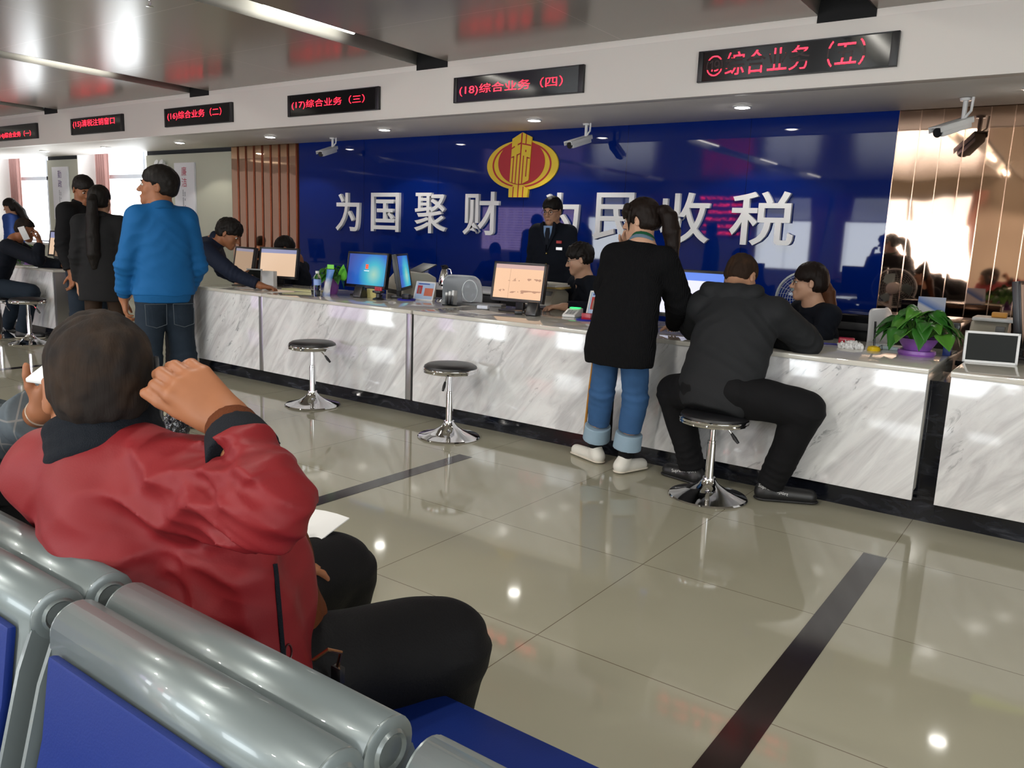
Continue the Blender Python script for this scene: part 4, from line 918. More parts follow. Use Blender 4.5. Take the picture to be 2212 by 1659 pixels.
# ---- man in the dark hooded jacket leaning over the counter from a stool
P = Person('man in a dark hooded jacket sitting on a stool, bent over the counter', (-1.55, 4.05, 0), math.radians(97), 1.74, dict(
    pel=(-1.53, 4.03, .60), chest=(-1.52, 4.17, .87), neck=(-1.565, 4.30, 1.07), head=(-1.60, 4.425, 1.168), Rsh=(-1.33, 4.24, 1.0), Lsh=(-1.74, 4.24, 1.0), Rel=(-1.20, 4.42, .845), Rwr=(-1.46, 4.54, .835), Lel=(-1.86, 4.42, .86), Lwr=(-1.66, 4.58, .835),
    Rhip=(-1.43, 4.04, .575), Lhip=(-1.63, 4.04, .575), Rkn=(-1.10, 4.16, .535), Lkn=(-1.83, 4.16, .52), Ran=(-1.25, 4.20, .10), Lan=(-1.71, 4.21, .10), Rtoe=(-1.07, 4.29, .03), Ltoe=(-1.86, 4.24, .03)), hf=(.18, .80, -.62), hu=(0, .5, .8), v=.0055, skin=M_SKIN)
P.body(dict(R=dict(dirv=(-.85, .15, -.06), palm=(0, .1, -1), curl=(.35, .4, .5, .55), sc=.95), L=dict(dirv=(.4, .8, -.05), palm=(0, 0, -1), curl=.3))); P.face()
P.hair('buzz', M_CROP, .008, front=.01, v=.0045)
def _x(S):
    S.cone(A(-1.53, 4.06, .62), A(-1.53, 4.20, .93), .20, .205, .06, (A(0, .85, -.5), .6)); S.ell(A(-1.57, 4.255, 1.06), (.165, .085, .06), None, .04); S.cone(A(-1.70, 4.22, 1.05), A(-1.44, 4.22, 1.05), .05, k=.04)
P.top(M_CHAR, 'hooded_jacket', .195, .62, (-1.53, 4.05, .60), (.088, .076, .056), v=.0065, fold=.0035, extra=_x, hemw=.195, seed=8, cut=.14, neckr=.065)
S = Sdf(); S.cone(A(-1.70, 4.215, 1.105), A(-1.44, 4.215, 1.105), .035, k=.03); S.cone(A(-1.70, 4.215, 1.10), A(-1.66, 4.36, 1.10), .035, .03, .03); S.cone(A(-1.44, 4.215, 1.10), A(-1.48, 4.36, 1.10), .035, .03, .03); S.ell(A(-1.57, 4.19, 1.06), (.15, .04, .065), None, .04); P.put('hood', S, .006, M_CHAR, waves(.004, 20, 9, (1, 1, 1), 4, True), 1, P.topo)
P.trousers(M_BLK, (.115, .094, .070), fold=.004); P.shoes(M_SHOEB, r=.043)
M_SCR = mat('white_shoe_lettering', (.6, .6, .6), .6)
def stick(o, tgt, off, n, lift=.001):
    n = Vector(n).normalized(); me = o.data
    for w_ in me.vertices:
        hit, loc, nr, _ = tgt.ray_cast(w_.co + n * .25, -n)
        w_.co = (loc + nr * lift) if hit else w_.co
shoes_ = [c for c in P.root.children if c.name.startswith('shoe')]
for sh_, org, az in ((shoes_[0], (-1.295, 4.12, .085), 18), (shoes_[1], (-1.80, 4.12, .060), -6)):
    X = T(*(np.array(org) - P.off.to_tuple())) @ Rz(math.radians(az)) @ Rx(math.pi / 2) @ Rz(-.22 if az > 0 else .2)
    o = text('shoe_lettering', 'Supreme Sport', .026, M_SCR, None, X, res=2); stick(o, sh_, P.off, (.3, -1, .25)); o.parent = sh_

# ---- man in the blue jacket
M_BLUEJ = cloth('cobalt_jacket', (.008, .095, .27), .7, .12, 260); M_BLUER = cloth('cobalt_rib', (.008, .085, .235), .85, .4, 420)
P = Person('man in a cobalt blue jacket and jeans standing with his back turned', (-4.85, 2.90, 0), math.radians(165), 1.68, dict(Rsh=(-4.815, 3.045, 1.372), Lsh=(-4.885, 2.765, 1.372), Lel=(-4.92, 2.69, 1.08), Lwr=(-5.03, 2.73, .86), Rel=(-4.80, 3.12, 1.08), Rwr=(-4.92, 3.10, .88), Rkn=(-4.85, 3.02, .48), Ran=(-4.80, 3.03, .085), Rtoe=(-4.97, 3.10, .03)), hf=(-.66, -.70, .10), v=.006, hs=1.06, skin=M_SKIND)
P.body(dict(L=dict(dirv=(.05, .05, -1), palm=(.3, .6, 0), curl=(.5, .55, .6, .65)), R=dict(dirv=(0, 0, -1), palm=(0, -1, 0), curl=.5))); P.face(); P.hair('short', M_HAIR, .013)
P.J['pel'] = P.J['pel'] + A(0, 0, .0)
P.top(M_BLUEJ, 'jacket', .175, .68, P.J['pel'] + A(0, 0, -.03), (.074, .064, .054), fold=.0035, seed=6, neckr=.064, hemw=.195, cut=.02, cuff=.05, shr=.066)
P.collar(M_BLUER, .068, .035, t=.011); P.cuffs(M_BLUER, .06, .050)
b = P.J['pel']; P.band('hem_band', b + A(0, 0, -.095), b + A(0, 0, -.045), .178, .186, M_BLUER, P.topo, (P.F, .70))
P.trousers(M_DEN, (.100, .082, .070), name='jeans'); P.shoes(M_SHOEB)
bm = bmesh.new(); bk = -P.F
for q in (-1, 1):
    c = P.J['pel'] + P.R * .085 * q - P.F * .118 + A(0, 0, -.10); pr = [c + P.R * x + A(0, 0, z) for x, z in ((-.065, 0), (.065, 0), (.062, -.13), (0, -.15), (-.062, -.13), (-.065, 0))]; add_tube(bm, pr, .0022, 5)
P.sub('pocket_seam', mat('pale_thread', (.06, .075, .09), .8), bm, P.tro)

# ---- standing pair beyond him
P = Person('woman with a long black ponytail in a dark coat, back turned', (-6.80, 3.52, 0), math.radians(140), 1.62, dict(), hf=(-.60, .80, 0), v=.007)
P.body(dict(L=dict(dirv=(0, 0, -1), palm=(0, 1, 0), curl=.5), R=dict(dirv=(0, 0, -1), palm=(0, -1, 0), curl=.5))); P.hair('bun', M_HAIR, .016, front=-.01)
L = P.L; S = Sdf(); P.tail([L(0, -.10, .03), L(0, -.14, -.02), L(0, -.15, -.14), L(.0, -.155, -.30), L(.0, -.16, -.46), L(0, -.155, -.56)], [.028, .034, .042, .048, .048, .03], M_HAIR, seed=2, n=13)
M_COAT = cloth('dark_grey_coat', (.012, .012, .013), .8)
h = P.J['pel'] + A(0, 0, -.20)
P.top(M_COAT, 'coat', .185, .70, h, (.075, .064, .056), hemw=.21, seed=4, cuff=.03); P.collar(M_COAT, .07, .03)
P.trousers(cloth('brown_leggings', (.030, .017, .010), .7), (.085, .06, .045), fold=.001, name='leggings'); P.shoes(M_SHOEB)
P = Person('man in a black jacket facing the ponytail woman', (-7.58, 3.76, 0), math.radians(20), 1.73, dict(), hf=(.62, -.05, -.22), v=.007, skin=M_SKIND)
P.body(dict(L=dict(dirv=(0, 0, -1), palm=(0, 1, 0), curl=.5), R=dict(dirv=(0, 0, -1), palm=(0, -1, 0), curl=.5))); P.face(); P.hair('short', M_HAIR, .013)
P.top(M_BLK, 'jacket', .195, .68, P.J['pel'] + A(0, 0, -.05), (.085, .072, .058), seed=9, cuff=.03); P.collar(M_BLK, .07, .05)
P.trousers(M_DEN, (.105, .085, .068), name='jeans'); P.shoes(M_SHOEB)

# ---- man bending over the counter end
M_NVY = cloth('dark_navy_suit', (.010, .014, .030), .7)
P = Person('man in a navy jacket bending over the short marble counter', (-6.66, 4.13, 0), math.radians(66), 1.72, dict(
    pel=(-6.68, 4.12, .86), chest=(-6.55, 4.25, 1.08), neck=(-6.42, 4.36, 1.215), head=(-6.32, 4.42, 1.275), Rsh=(-6.36, 4.21, 1.12), Lsh=(-6.60, 4.46, 1.13), Rel=(-6.18, 4.36, .935), Rwr=(-5.98, 4.50, .835), Lel=(-6.72, 4.62, .93), Lwr=(-6.60, 4.72, .84), Rhip=(-6.58, 4.08, .84), Lhip=(-6.76, 4.13, .84),
    Rkn=(-6.58, 4.10, .48), Lkn=(-6.76, 4.14, .48), Ran=(-6.57, 4.12, .09), Lan=(-6.78, 4.12, .09), Rtoe=(-6.47, 4.24, .03), Ltoe=(-6.72, 4.30, .03)), hf=(.66, .50, -.42), hu=(.3, .3, .9), v=.0065, skin=M_SKIND)
P.body(dict(R=dict(dirv=(.5, .6, -.1), palm=(0, 0, -1), curl=(.6, .65, .7, .75)), L=dict(dirv=(.4, .5, .1), palm=(.3, -.3, 0), curl=.8))); P.face(); P.hair('messy', M_HAIR, .018, seed=4)
P.top(M_NVY, 'jacket', .175, .66, P.J['pel'] + A(-.02, -.02, -.08), (.082, .068, .052), seed=14, cuff=.03); P.collar(M_NVY, .066, .03)
P.trousers(M_BLK, (.10, .082, .066)); P.shoes(M_SHOEB, M_SOLEW)

# ---- seated man with a phone at the far counter
P = Person('balding man in dark clothes on a stool at the far counter, phone at his ear', (-10.0, 3.98, 0), math.radians(62), 1.72, dict(
    pel=(-10.02, 3.95, .60), chest=(-9.96, 4.05, .90), neck=(-9.86, 4.13, 1.10), head=(-9.76, 4.20, 1.215), Rsh=(-9.68, 3.98, 1.03), Lsh=(-10.05, 4.22, 1.03), Rel=(-9.42, 4.16, .90), Rwr=(-9.52, 4.24, 1.08), Lel=(-9.9, 4.45, .84), Lwr=(-9.62, 4.55, .83), Rhip=(-9.90, 3.92, .57), Lhip=(-10.10, 3.98, .57),
    Rkn=(-9.62, 4.16, .54), Lkn=(-10.02, 4.20, .52), Ran=(-9.75, 4.10, .10), Lan=(-10.20, 4.12, .10), Rtoe=(-9.62, 4.24, .03), Ltoe=(-10.1, 4.26, .03)), hf=(.60, .55, -.25), v=.008, skin=M_SKIND)
P.body(dict(R=dict(dirv=(-.4, .15, .85), palm=(-.5, -.5, .1), curl=(.5, .55, .6, .65)), L=dict(dirv=(1, .2, -.05), palm=(0, 0, -1), curl=.35))); P.face(); P.hair('buzz', M_BUZZ, .007, front=.03)
P.top(M_NAVY, 'jacket', .19, .64, None, (.085, .075, .058), seed=15, cuff=.03); P.trousers(M_DEN, (.11, .088, .068), name='jeans'); P.shoes(M_SHOEB, M_SOLEW)
bm = bmesh.new(); add_box(bm, (-.035, -.005, -.075), (.035, .005, .075)); o = obj('phone', bm, M_WPLAST, None, .003); o.location = tuple(P.L(.088, .035, -.025)); o.rotation_euler = (.2, -.3, math.atan2(P.hf[1], P.hf[0])); tag(o, 'pale phone at the ear of the balding man at the far counter', 'phone')

# ---- staff behind the counters
M_SHIRT = cloth('light_blue_shirt', (.24, .36, .58), .7); M_GOLD = mat('gold_button', (.6, .45, .15), .3, 1); M_TIE = cloth('dark_tie', (.006, .008, .015), .6)
P = Person('officer in dark uniform with gold buttons and glasses standing behind the counter', (-4.17, 6.42, 0), math.radians(-78), 1.715, dict(), hf=(.10, -.92, -.16), v=.006, skin=M_SKIN)
P.body(dict(L=dict(dirv=(0, 0, -1), palm=(0, 1, 0), curl=.4), R=dict(dirv=(0, 0, -1), palm=(0, -1, 0), curl=.4)), v=.005); P.face(); P.glasses(); P.hair('short', M_HAIR, .016, v=.005)
P.top(M_NAVY, 'uniform_jacket', .19, .62, P.J['pel'] + A(0, 0, -.08), (.078, .066, .054), fold=.003, fs=15, seed=16)
def chestp(x, z, d): return P.J['neck'] + P.R * x + P.F * d + A(0, 0, z)
bm = bmesh.new(); add_prism(bm, [(-.052, .012), (.052, .012), (.045, -.05), (0, -.15), (-.045, -.05)], .070, .128, lambda u, v, d: chestp(u, v, d - v * .08)); sh = P.sub('shirt', M_SHIRT, bm, P.topo, False)
bm = bmesh.new(); add_prism(bm, [(-.016, -.006), (.016, -.006), (.024, -.06), (.012, -.16), (-.012, -.16), (-.024, -.06)], .120, .136, lambda u, v, d: chestp(u, v, d - v * .09)); P.sub('tie', M_TIE, bm, P.topo, False)
for q in (-1, 1):
    bm = bmesh.new(); add_prism(bm, [(q * .05, .05), (q * .075, .03), (q * .075, -.05), (q * .006, -.22), (q * .004, -.17), (q * .04, -.05)], .095, .137, lambda u, v, d: chestp(u, v, d - v * .07)); P.sub('lapel', M_NAVY, bm, P.topo, False)
    bm = bmesh.new(); c = P.J['Rsh' if q > 0 else 'Lsh'] - P.R * q * .03 + A(0, 0, .064)
    add_prism(bm, [(-.06, -.026), (.05, -.026), (.05, .026), (-.06, .026)], 0, .008, lambda u, v, d: c + P.R * q * u + P.F * v + A(0, 0, d - u * .25)); e = P.sub('epaulette', M_NAVY, bm, P.topo, False)
    for x in (-.03, .03):
        bm = bmesh.new(); bmesh.ops.create_icosphere(bm, radius=.009); bmesh.ops.translate(bm, vec=Vector(c + P.R * q * x + A(0, 0, .010 - x * .25)), verts=bm.verts); P.sub('epaulette_badge', M_GOLD, bm, e)
for k in range(4):
    bm = bmesh.new(); bmesh.ops.create_icosphere(bm, radius=.011); z = -.24 - k * .10; bmesh.ops.translate(bm, vec=Vector(chestp(.0, z, .137 if k < 2 else .13)), verts=bm.verts); P.sub('button', M_GOLD, bm, P.topo)
bm = bmesh.new(); add_prism(bm, [(-.14, -.12), (-.09, -.12), (-.09, -.145), (-.14, -.145)], .12, .133, chestp); P.sub('badge', mat('red_badge', (.5, .02, .02), .5), bm, P.topo, False)
bm = bmesh.new(); add_prism(bm, [(-.15, -.18), (-.09, -.18), (-.09, -.205), (-.15, -.205)], .12, .133, chestp); P.sub('name_plate', M_STEEL, bm, P.topo, False)
P.trousers(M_NAVY, fold=.002); P.shoes(M_SHOEB)

def seated(label, x, y, yaw, headz, hf, hair, skin=None, ov=None, fem=False, hair_m=None, t=.016, glasses=False, seed=20, coll=True):
    F = A(math.cos(yaw), math.sin(yaw), 0); R = A(F[1], -F[0], 0); b = A(x, y, 0)
    def W(a, c, z): return b + R * a + F * c + A(0, 0, z)
    hz = headz - .115
    J = dict(pel=W(0, 0, .55), chest=W(0, .02, .80), neck=W(0, .05, hz - .145), head=W(0, .10, hz), Rsh=W(.165, .04, hz - .20), Lsh=W(-.165, .04, hz - .20), Rel=W(.23, .12, .80), Lel=W(-.23, .12, .80), Rwr=W(.14, .33, .83), Lwr=W(-.14, .33, .83), Rhip=W(.09, .02, .53), Lhip=W(-.09, .02, .53), Rkn=W(.12, .42, .52), Lkn=W(-.12, .42, .52), Ran=W(.12, .40, .10), Lan=W(-.12, .40, .10), Rtoe=W(.13, .55, .03), Ltoe=W(-.13, .55, .03))
    for n, p in (ov or {}).items(): J[n] = A(*p)
    P = Person(label, (x, y, 0), yaw, 1.66, J, hf=hf, v=.006, skin=skin or M_SKIN)
    P.body(dict(R=dict(dirv=F, palm=(0, 0, -1), curl=.35), L=dict(dirv=F, palm=(0, 0, -1), curl=.35)), v=.005, jaw=.9 if fem else 1); P.face(); P.hair(hair, hair_m or M_HAIR, t, v=.005, seed=seed, front=-.01 if fem else 0)
    if glasses: P.glasses()
    P.top(M_NAVY, 'uniform_jacket', .18, .64, None, (.076, .066, .052), fold=.004, fs=15, seed=seed)
    if coll: P.collar(M_SHIRT, .059, .028, t=.006)
    P.trousers(M_NAVY, fold=.002); P.shoes(M_SHOEB); return P
seated('young clerk with glasses seated at the peach monitor, looking down', -3.33, 5.72, math.radians(235), 1.305, (-.80, -.48, -.22), 'messy', M_SKINL, glasses=True, t=.018, seed=22, ov=dict(Rel=(-3.55, 5.75, .84), Rwr=(-3.66, 5.48, .83), Lel=(-3.1, 5.45, .82), Lwr=(-3.30, 5.28, .83)))
P = seated('woman clerk with glasses and a long brown ponytail seated beside the round fan', -1.42, 5.45, math.radians(228), 1.245, (-.93, -.30, -.02), 'bun', M_SKINL, fem=True, hair_m=M_HAIRB, glasses=True, seed=23)
L = P.L; S = Sdf(); P.tail([L(0, -.095, -.01), L(0, -.125, -.06), L(0, -.14, -.14), L(.0, -.16, -.24), L(0, -.175, -.31)], [.034, .036, .034, .03, .012], hair_mat('brown_tinted_hair', (.075, .028, .012)))
seated('clerk with cropped dark hair bent over papers behind the yellow folder', -6.90, 5.72, math.radians(215), 1.245, (-.62, -.62, -.48), 'short', M_SKIND, seed=24, ov=dict(head=(-7.02, 5.60, 1.135), neck=(-6.93, 5.67, 1.03)), coll=False)
P = Person('woman with long hair in a blue vest standing behind the far counters', (-14.35, 6.0, 0), math.radians(215), 1.64, dict(), hf=(-.75, -.6, -.30), v=.011, skin=M_SKIN)
P.body(dict(R=dict(dirv=(0, 0, -1), palm=(0, -1, 0), curl=.4)), v=.009); P.hair('long', M_HAIR, .018, v=.009)
L = P.L; S = Sdf(); S.chain([L(0, -.09, .0), L(.02, -.13, -.12), L(.02, -.15, -.26), L(.02, -.15, -.36)], [.06, .065, .055, .02], .03); P.put('long_hair', S, .009, M_HAIR)
P.top(cloth('royal_blue_shirt', (.02, .05, .20), .7), 'blouse', .18, .64, None, fold=.004, seed=26); P.trousers(M_NAVY); P.shoes(M_SHOEB)
P = Person('person whose black hair shows above the far grey monitor', (-12.2, 5.75, 0), math.radians(230), 1.6, dict(), v=.011)
for kk in list(P.J): P.J[kk] = P.J[kk] * A(1, 1, 1) + A(0, 0, -.415 if kk not in ('Ran', 'Lan', 'Rtoe', 'Ltoe', 'Rkn', 'Lkn') else 0)
P.J['Rkn'] = P.J['Rhip'] + P.F * .4; P.J['Lkn'] = P.J['Lhip'] + P.F * .4; P.J['Ran'] = P.J['Rkn'] + A(0, 0, -.38); P.J['Lan'] = P.J['Lkn'] + A(0, 0, -.38)
P.J['Rtoe'] = P.J['Ran'] + P.F * .15 + A(0, 0, -.05); P.J['Ltoe'] = P.J['Lan'] + P.F * .15 + A(0, 0, -.05)
P.body(v=.009); P.hair('short', M_HAIR, .018, v=.009); P.top(M_NAVY, 'jacket', .18, .64, fold=.004); P.trousers(M_NAVY); P.shoes(M_SHOEB)

# ---- person in washed denim at the left edge, tapping a phone
M_WASH = mat('washed_check_denim', (.10, .12, .135), .85, spec=.2); _g = G(M_WASH); _v, _x_, _y_, _z_ = _g.coords()
_l = _g.math('MAXIMUM', _g.math('GREATER_THAN', _g.math('FRACT', _g.math('MULTIPLY', _z_, 15)), .93), _g.math('GREATER_THAN', _g.math('FRACT', _g.math('MULTIPLY', _g.math('ADD', _x_, _y_), 13)), .94))
_g.l(_g.mix(_g.math('MULTIPLY', _l, .7), _g.mix(_g.noise(_v, 18, 5), (.045, .056, .068), (.115, .135, .15)), (.21, .20, .19)), _g.b.inputs['Base Color'])
P = Person('person in a washed denim jacket at the left edge, holding up a phone', (-2.25, .75, 0), math.radians(100), 1.58, dict(
    pel=(-2.28, .72, .55), chest=(-2.33, .77, .74), neck=(-2.45, .84, .90), head=(-2.56, .92, 1.0), Rsh=(-2.24, .78, .83), Lsh=(-2.52, .76, .85), Rel=(-2.15, .86, .80), Rwr=(-1.985, .865, .885), Lel=(-2.45, 1.0, .74), Lwr=(-2.12, 1.02, .93),
    Rhip=(-2.17, .76, .53), Lhip=(-2.37, .76, .53), Rkn=(-2.12, 1.2, .50), Lkn=(-2.36, 1.2, .50), Ran=(-2.12, 1.2, .1), Lan=(-2.36, 1.2, .1), Rtoe=(-2.1, 1.36, .03), Ltoe=(-2.36, 1.36, .03)), hf=(-.2, .9, -.3), v=.006, skin=M_SKIND)
P.body(dict(R=dict(dirv=(.45, .25, .75), palm=(-.6, .2, .3), curl=(.5, .55, .6, .65), sc=.95), L=dict(dirv=(.6, -.1, .6), palm=(.5, -.4, .3), curl=(.5, .5, .55, .6), sc=.95)), v=.0045); P.hair('bun', M_HAIR, .016)
P.top(M_WASH, 'denim_jacket', .18, .66, None, (.078, .070, .066), seed=31, cuff=.06)
d = unit(P.J['Rwr'] - P.J['Rel']); w = P.J['Rwr']; P.band('turned_cuff', w - d * .085, w - d * .035, .068, .066, M_WASH, P.topo)
bm = bmesh.new(); n1 = unit(np.cross(d, (0, 0, 1))); n2 = np.cross(d, n1); add_tube(bm, [w - d * .012 + (n1 * math.cos(t) + n2 * math.sin(t)) * .032 for t in np.linspace(0, 2 * math.pi, 25)], .0022, 6); P.sub('bracelet', mat('pale_bracelet', (.6, .5, .4), .3, .6), bm)
P.trousers(M_BLK); P.shoes(M_SHOEB)
bm = bmesh.new(); add_box(bm, (-.036, -.005, -.072), (.036, .005, .072)); o = obj('phone', bm, M_WPLAST, None, .003); o.location = tuple(P.hand['R']['thumb'] + A(.05, .05, -.005)); o.rotation_euler = (-1.25, .1, .6); tag(o, 'white phone held by the person in washed denim', 'phone')
# ================================================================ things on and behind the counters
def screen_mat(name, build, es=1.0):
    m = mat(name, (.01, .01, .01), .25, emit=(1, 1, 1), es=es); g = G(m); v, x, y, z = g.coords(); g.l(build(g, v, x, z), g.b.inputs['Emission Color']); return m
def _wall(g, v, x, z):                                            # teal-blue desktop: glow at lower right
    dx = g.math('SUBTRACT', x, .09); dz = g.math('SUBTRACT', z, .12); d = g.math('SQRT', g.math('ADD', g.math('MULTIPLY', dx, dx), g.math('MULTIPLY', dz, dz)))
    return g.ramp(g.math('MULTIPLY', d, 3.2), [(.0, (.32, .55, .42)), (.28, (.04, .40, .50)), (.6, (.015, .12, .48)), (1, (.03, .06, .30))])
M_SBLUE = screen_mat('desktop_screen', _wall, .9)
def _doc(c1, c2, bar):
    def f(g, v, x, z):
        ln = g.math('MULTIPLY', g.math('GREATER_THAN', g.math('FRACT', g.math('MULTIPLY', z, 11)), .72), g.math('GREATER_THAN', g.noise(g.mapping(v, (9, 1, 20)), 1.5, 2), .56))
        ln = g.math('MULTIPLY', ln, g.math('LESS_THAN', z, .235)); top = g.math('GREATER_THAN', z, .25)
        div = g.math('LESS_THAN', g.math('ABSOLUTE', g.math('ADD', x, .08)), .0015)
        return g.mix(top, g.mix(g.math('MAXIMUM', g.math('MULTIPLY', ln, .7), g.math('MULTIPLY', div, .6)), c1, c2), bar)
    return f
M_SPEACH = screen_mat('peach_form_screen', _doc((.86, .53, .33), (.30, .14, .09), (.55, .36, .33)), .85)
M_STAN = screen_mat('tan_blank_screen', lambda g, v, x, z: g.mix(g.math('GREATER_THAN', z, .245), (.42, .28, .18), (.28, .26, .34)), .75)
M_STANL = screen_mat('pale_tan_screen', lambda g, v, x, z: g.mix(g.math('GREATER_THAN', z, .245), (.72, .50, .34), (.25, .26, .42)), .85)
M_SDOC = screen_mat('white_document_screen', _doc((.75, .76, .95), (.30, .25, .5), (.10, .22, .75)), .9)
M_SYEL = screen_mat('yellow_green_screen', lambda g, v, x, z: g.mix(g.noise(v, 12, 2), (.42, .50, .03), (.55, .60, .08)), .8)
M_SBRN = screen_mat('dim_brown_screen', lambda g, v, x, z: g.mix(g.math('GREATER_THAN', z, .26), (.20, .13, .085), (.10, .09, .16)), .8)
def monitor(label, x, y, scr, rz=0., w=.49, h=.31, z0=.072, tilt=-.16, m=M_BPLAST, z=CT):
    r = thing('computer_monitor', label, 'monitor', (x, y, z), rz, 'counter monitors'); X = T(0, 0, z0) @ Rx(tilt)
    bm = bmesh.new(); add_box(bm, (-w / 2, .0, 0), (w / 2, .035, h), X); add_box(bm, (-w * .3, .034, h * .2), (w * .3, .06, h * .8), X); b = obj('back_case', bm, m, r, .006)
    bm = bmesh.new()
    for lo, hi in (((-w / 2, -.008, 0), (-w / 2 + .018, .002, h)), ((w / 2 - .018, -.008, 0), (w / 2, .002, h)), ((-w / 2, -.008, 0), (w / 2, .002, .024)), ((-w / 2, -.008, h - .018), (w / 2, .002, h))): add_box(bm, lo, hi, X)
    obj('bezel', bm, m, r, .002)
    o = box('screen', (-w / 2 + .018, -.001, .024), (w / 2 - .018, .003, h - .018), scr, r); o.matrix_local = X
    bm = bmesh.new(); add_box(bm, (-.035, .05, .01), (.035, .08, z0 + h * .45)); add_prism(bm, [(-.12, -.06), (.12, -.06), (.10, .12), (-.10, .12)], 0, .014, lambda u, v, d: (u, v, d)); obj('stand', bm, m, r, .004)
    return r
mb = monitor('monitor showing a blue desktop with a small red icon', -5.14, 4.95, M_SBLUE, .02)
for nm, lo, hi, mm in (('screen_icon', (-.016, -.0025, .165), (.016, -.0012, .205), mat('red_icon', (.5, .04, .02), .5, emit=(.9, .12, .05), es=.7)), ('icon_caption', (-.03, -.0025, .145), (.03, -.0012, .152), mat('white_caption', (.6, .7, .8), .5, emit=(.6, .7, .8), es=.6))):
    o = box(nm, lo, hi, mm, mb); o.matrix_local = T(0, 0, .072) @ Rx(-.16)
monitor('second monitor turned sideways against the blue desktop monitor', -4.85, 5.17, M_SBLUE, math.radians(122))
monitor('monitor with a peach coloured form, beside the seated clerk with glasses', -3.53, 4.97, M_SPEACH, .03, .475, .30)
monitor('monitor with a white document, mostly hidden behind the ponytail girl', -2.14, 4.98, M_SDOC, 0, .47, .32)
monitor('tan monitor right in front of the face of the bending navy man', -6.92, 4.98, M_STAN, -.22, .46, .29)
monitor('pale tan monitor beside the clerk bent over papers', -6.46, 5.05, M_STANL, .30, .44, .30)
monitor('dim brown monitor on the far counter behind the phone man', -10.62, 5.0, M_SBRN, .05, .45, .30)
monitor('pale tan monitor between the plant and the phone man at the far counter', -11.25, 5.22, M_STANL, .1, .42, .34)
monitor('dim tan monitor showing between the ponytail woman and the blue jacket man', -9.70, 5.12, M_STAN, .0, .42, .34)
monitor('black monitor with a yellow green screen at the right picture edge', -.02, 5.02, M_SYEL, .25, .46, .36)
monitor('black monitor seen from its edge beside the white tablet frame', -.20, 5.26, M_BPLAST, math.radians(75), .46, .36)
# printers
def printer(label, x, y, z, rz, w, d, h, m, tray=True):
    r = thing('printer', label, 'printer', (x, y, z), rz, 'office printers')
    bm = bmesh.new(); add_prism(bm, [(-d / 2, 0), (d / 2, 0), (d / 2, h * .82), (d * .25, h), (-d * .22, h), (-d * .46, h * .62), (-d / 2, h * .45)], -w / 2, w / 2, lambda u, v, q: (q, u, v)); obj('case', bm, m, r, .02, seg=3)
    bm = bmesh.new(); add_box(bm, (-w * .36, -d * .512, h * .12), (w * .36, -d * .46, h * .30)); obj('paper_slot', bm, M_BPLAST, r, .004)
    bm = bmesh.new(); add_box(bm, (w * .18, -d * .40, h * .70), (w * .42, -d * .30, h * .90), T(0, 0, 0)); obj('control_panel', bm, mat('grey_plastic', (.2, .2, .2), .4), r, .004)
    if tray:
        bm = bmesh.new(); add_box(bm, (-w * .38, 0, 0), (w * .38, d * .5, .01), T(0, d * .12, h * .98) @ Rx(.45)); obj('paper_tray', bm, mat('dark_grey_plastic', (.06, .06, .065), .4), r, .003)
    return r
printer('rounded beige printer behind the blue desktop monitor', -5.16, 5.56, .76, math.radians(-25), .42, .34, .235, M_CREAM)
pr2 = printer('beige printer under stacked papers beside the peach monitor', -3.62, 5.48, .76, 0, .34, .26, .19, M_CREAM, False)
for i in range(3):
    c = [(.72, .70, .64), (.75, .75, .76), (.5, .36, .12)][i]
    o = box('paper_stack', (-.15, -.11, 0), (.15, .11, .014), mat('paper_%d' % i, c, .7), None, .002); o.location = (-3.60 + .02 * i, 5.47, .953 + .015 * (2 - i)); o.rotation_euler = (0, 0, .2 * i - .2)
    tag(o, ['lowest cream paper bundle on the beige printer', 'white paper bundle on the beige printer', 'brown folder on top of the papers on the beige printer'][i] if i < 2 else 'brown folder at the bottom of the papers on the beige printer', 'papers')
printer('cream box printer behind the white tablet frame', -.46, 5.62, .72, 0, .20, .3, .24, M_CREAM, False)
o = box('document_tray', (-.11, -.12, 0), (.11, .12, .02), M_WPLAST, None, .005); o.location = (-.44, 5.60, .963); tag(o, 'white tray holding an orange item on the cream printer', 'tray')
o = box('orange_pack', (-.04, -.03, 0), (.04, .03, .03), mat('orange_card', (.7, .32, .04), .5), None, .006); o.location = (-.42, 5.60, .984); tag(o, 'small orange pack in the white tray', 'pack')
# staff desk behind the counter carrying the printers
for x0, x1, y0, y1, zt, lb in ((-5.45, -4.86, 5.34, 5.78, .76, 'low black side desk under the rounded beige printer'), (-3.80, -3.42, 5.34, 5.62, .76, 'low side desk under the paper laden printer'), (-.6, -.3, 5.42, 5.8, .72, 'low side desk under the cream printer')):
    r = thing('side_desk', lb, 'desk', ((x0 + x1) / 2, (y0 + y1) / 2, 0), 0, 'side desks behind the counters'); w, d = (x1 - x0) / 2, (y1 - y0) / 2
    box('desk_top', (-w, -d, zt - .03), (w, d, zt), M_BPLAST, r, .004)
    for sx in (-1, 1): box('leg', (sx * (w - .03) - .02, -d + .02, 0), (sx * (w - .03) + .02, d - .02, zt - .03), M_BPLAST, r, .003)
r = thing('copier', 'large black office copier against the copper wall, right of the woman clerk', 'copier', (-1.06, 6.22, 0), -.04)
box('body', (-.40, -.26, 0), (.40, .28, .70), M_BPLAST, r, .015); box('scanner_lid', (-.42, -.27, .80), (.42, .29, .91), mat('gloss_black_plastic', (.01, .01, .012), .12), r, .012); box('output_tray', (-.38, -.24, .70), (.38, .26, .80), mat('matt_black_plastic', (.005, .005, .005), .6), r, .004)
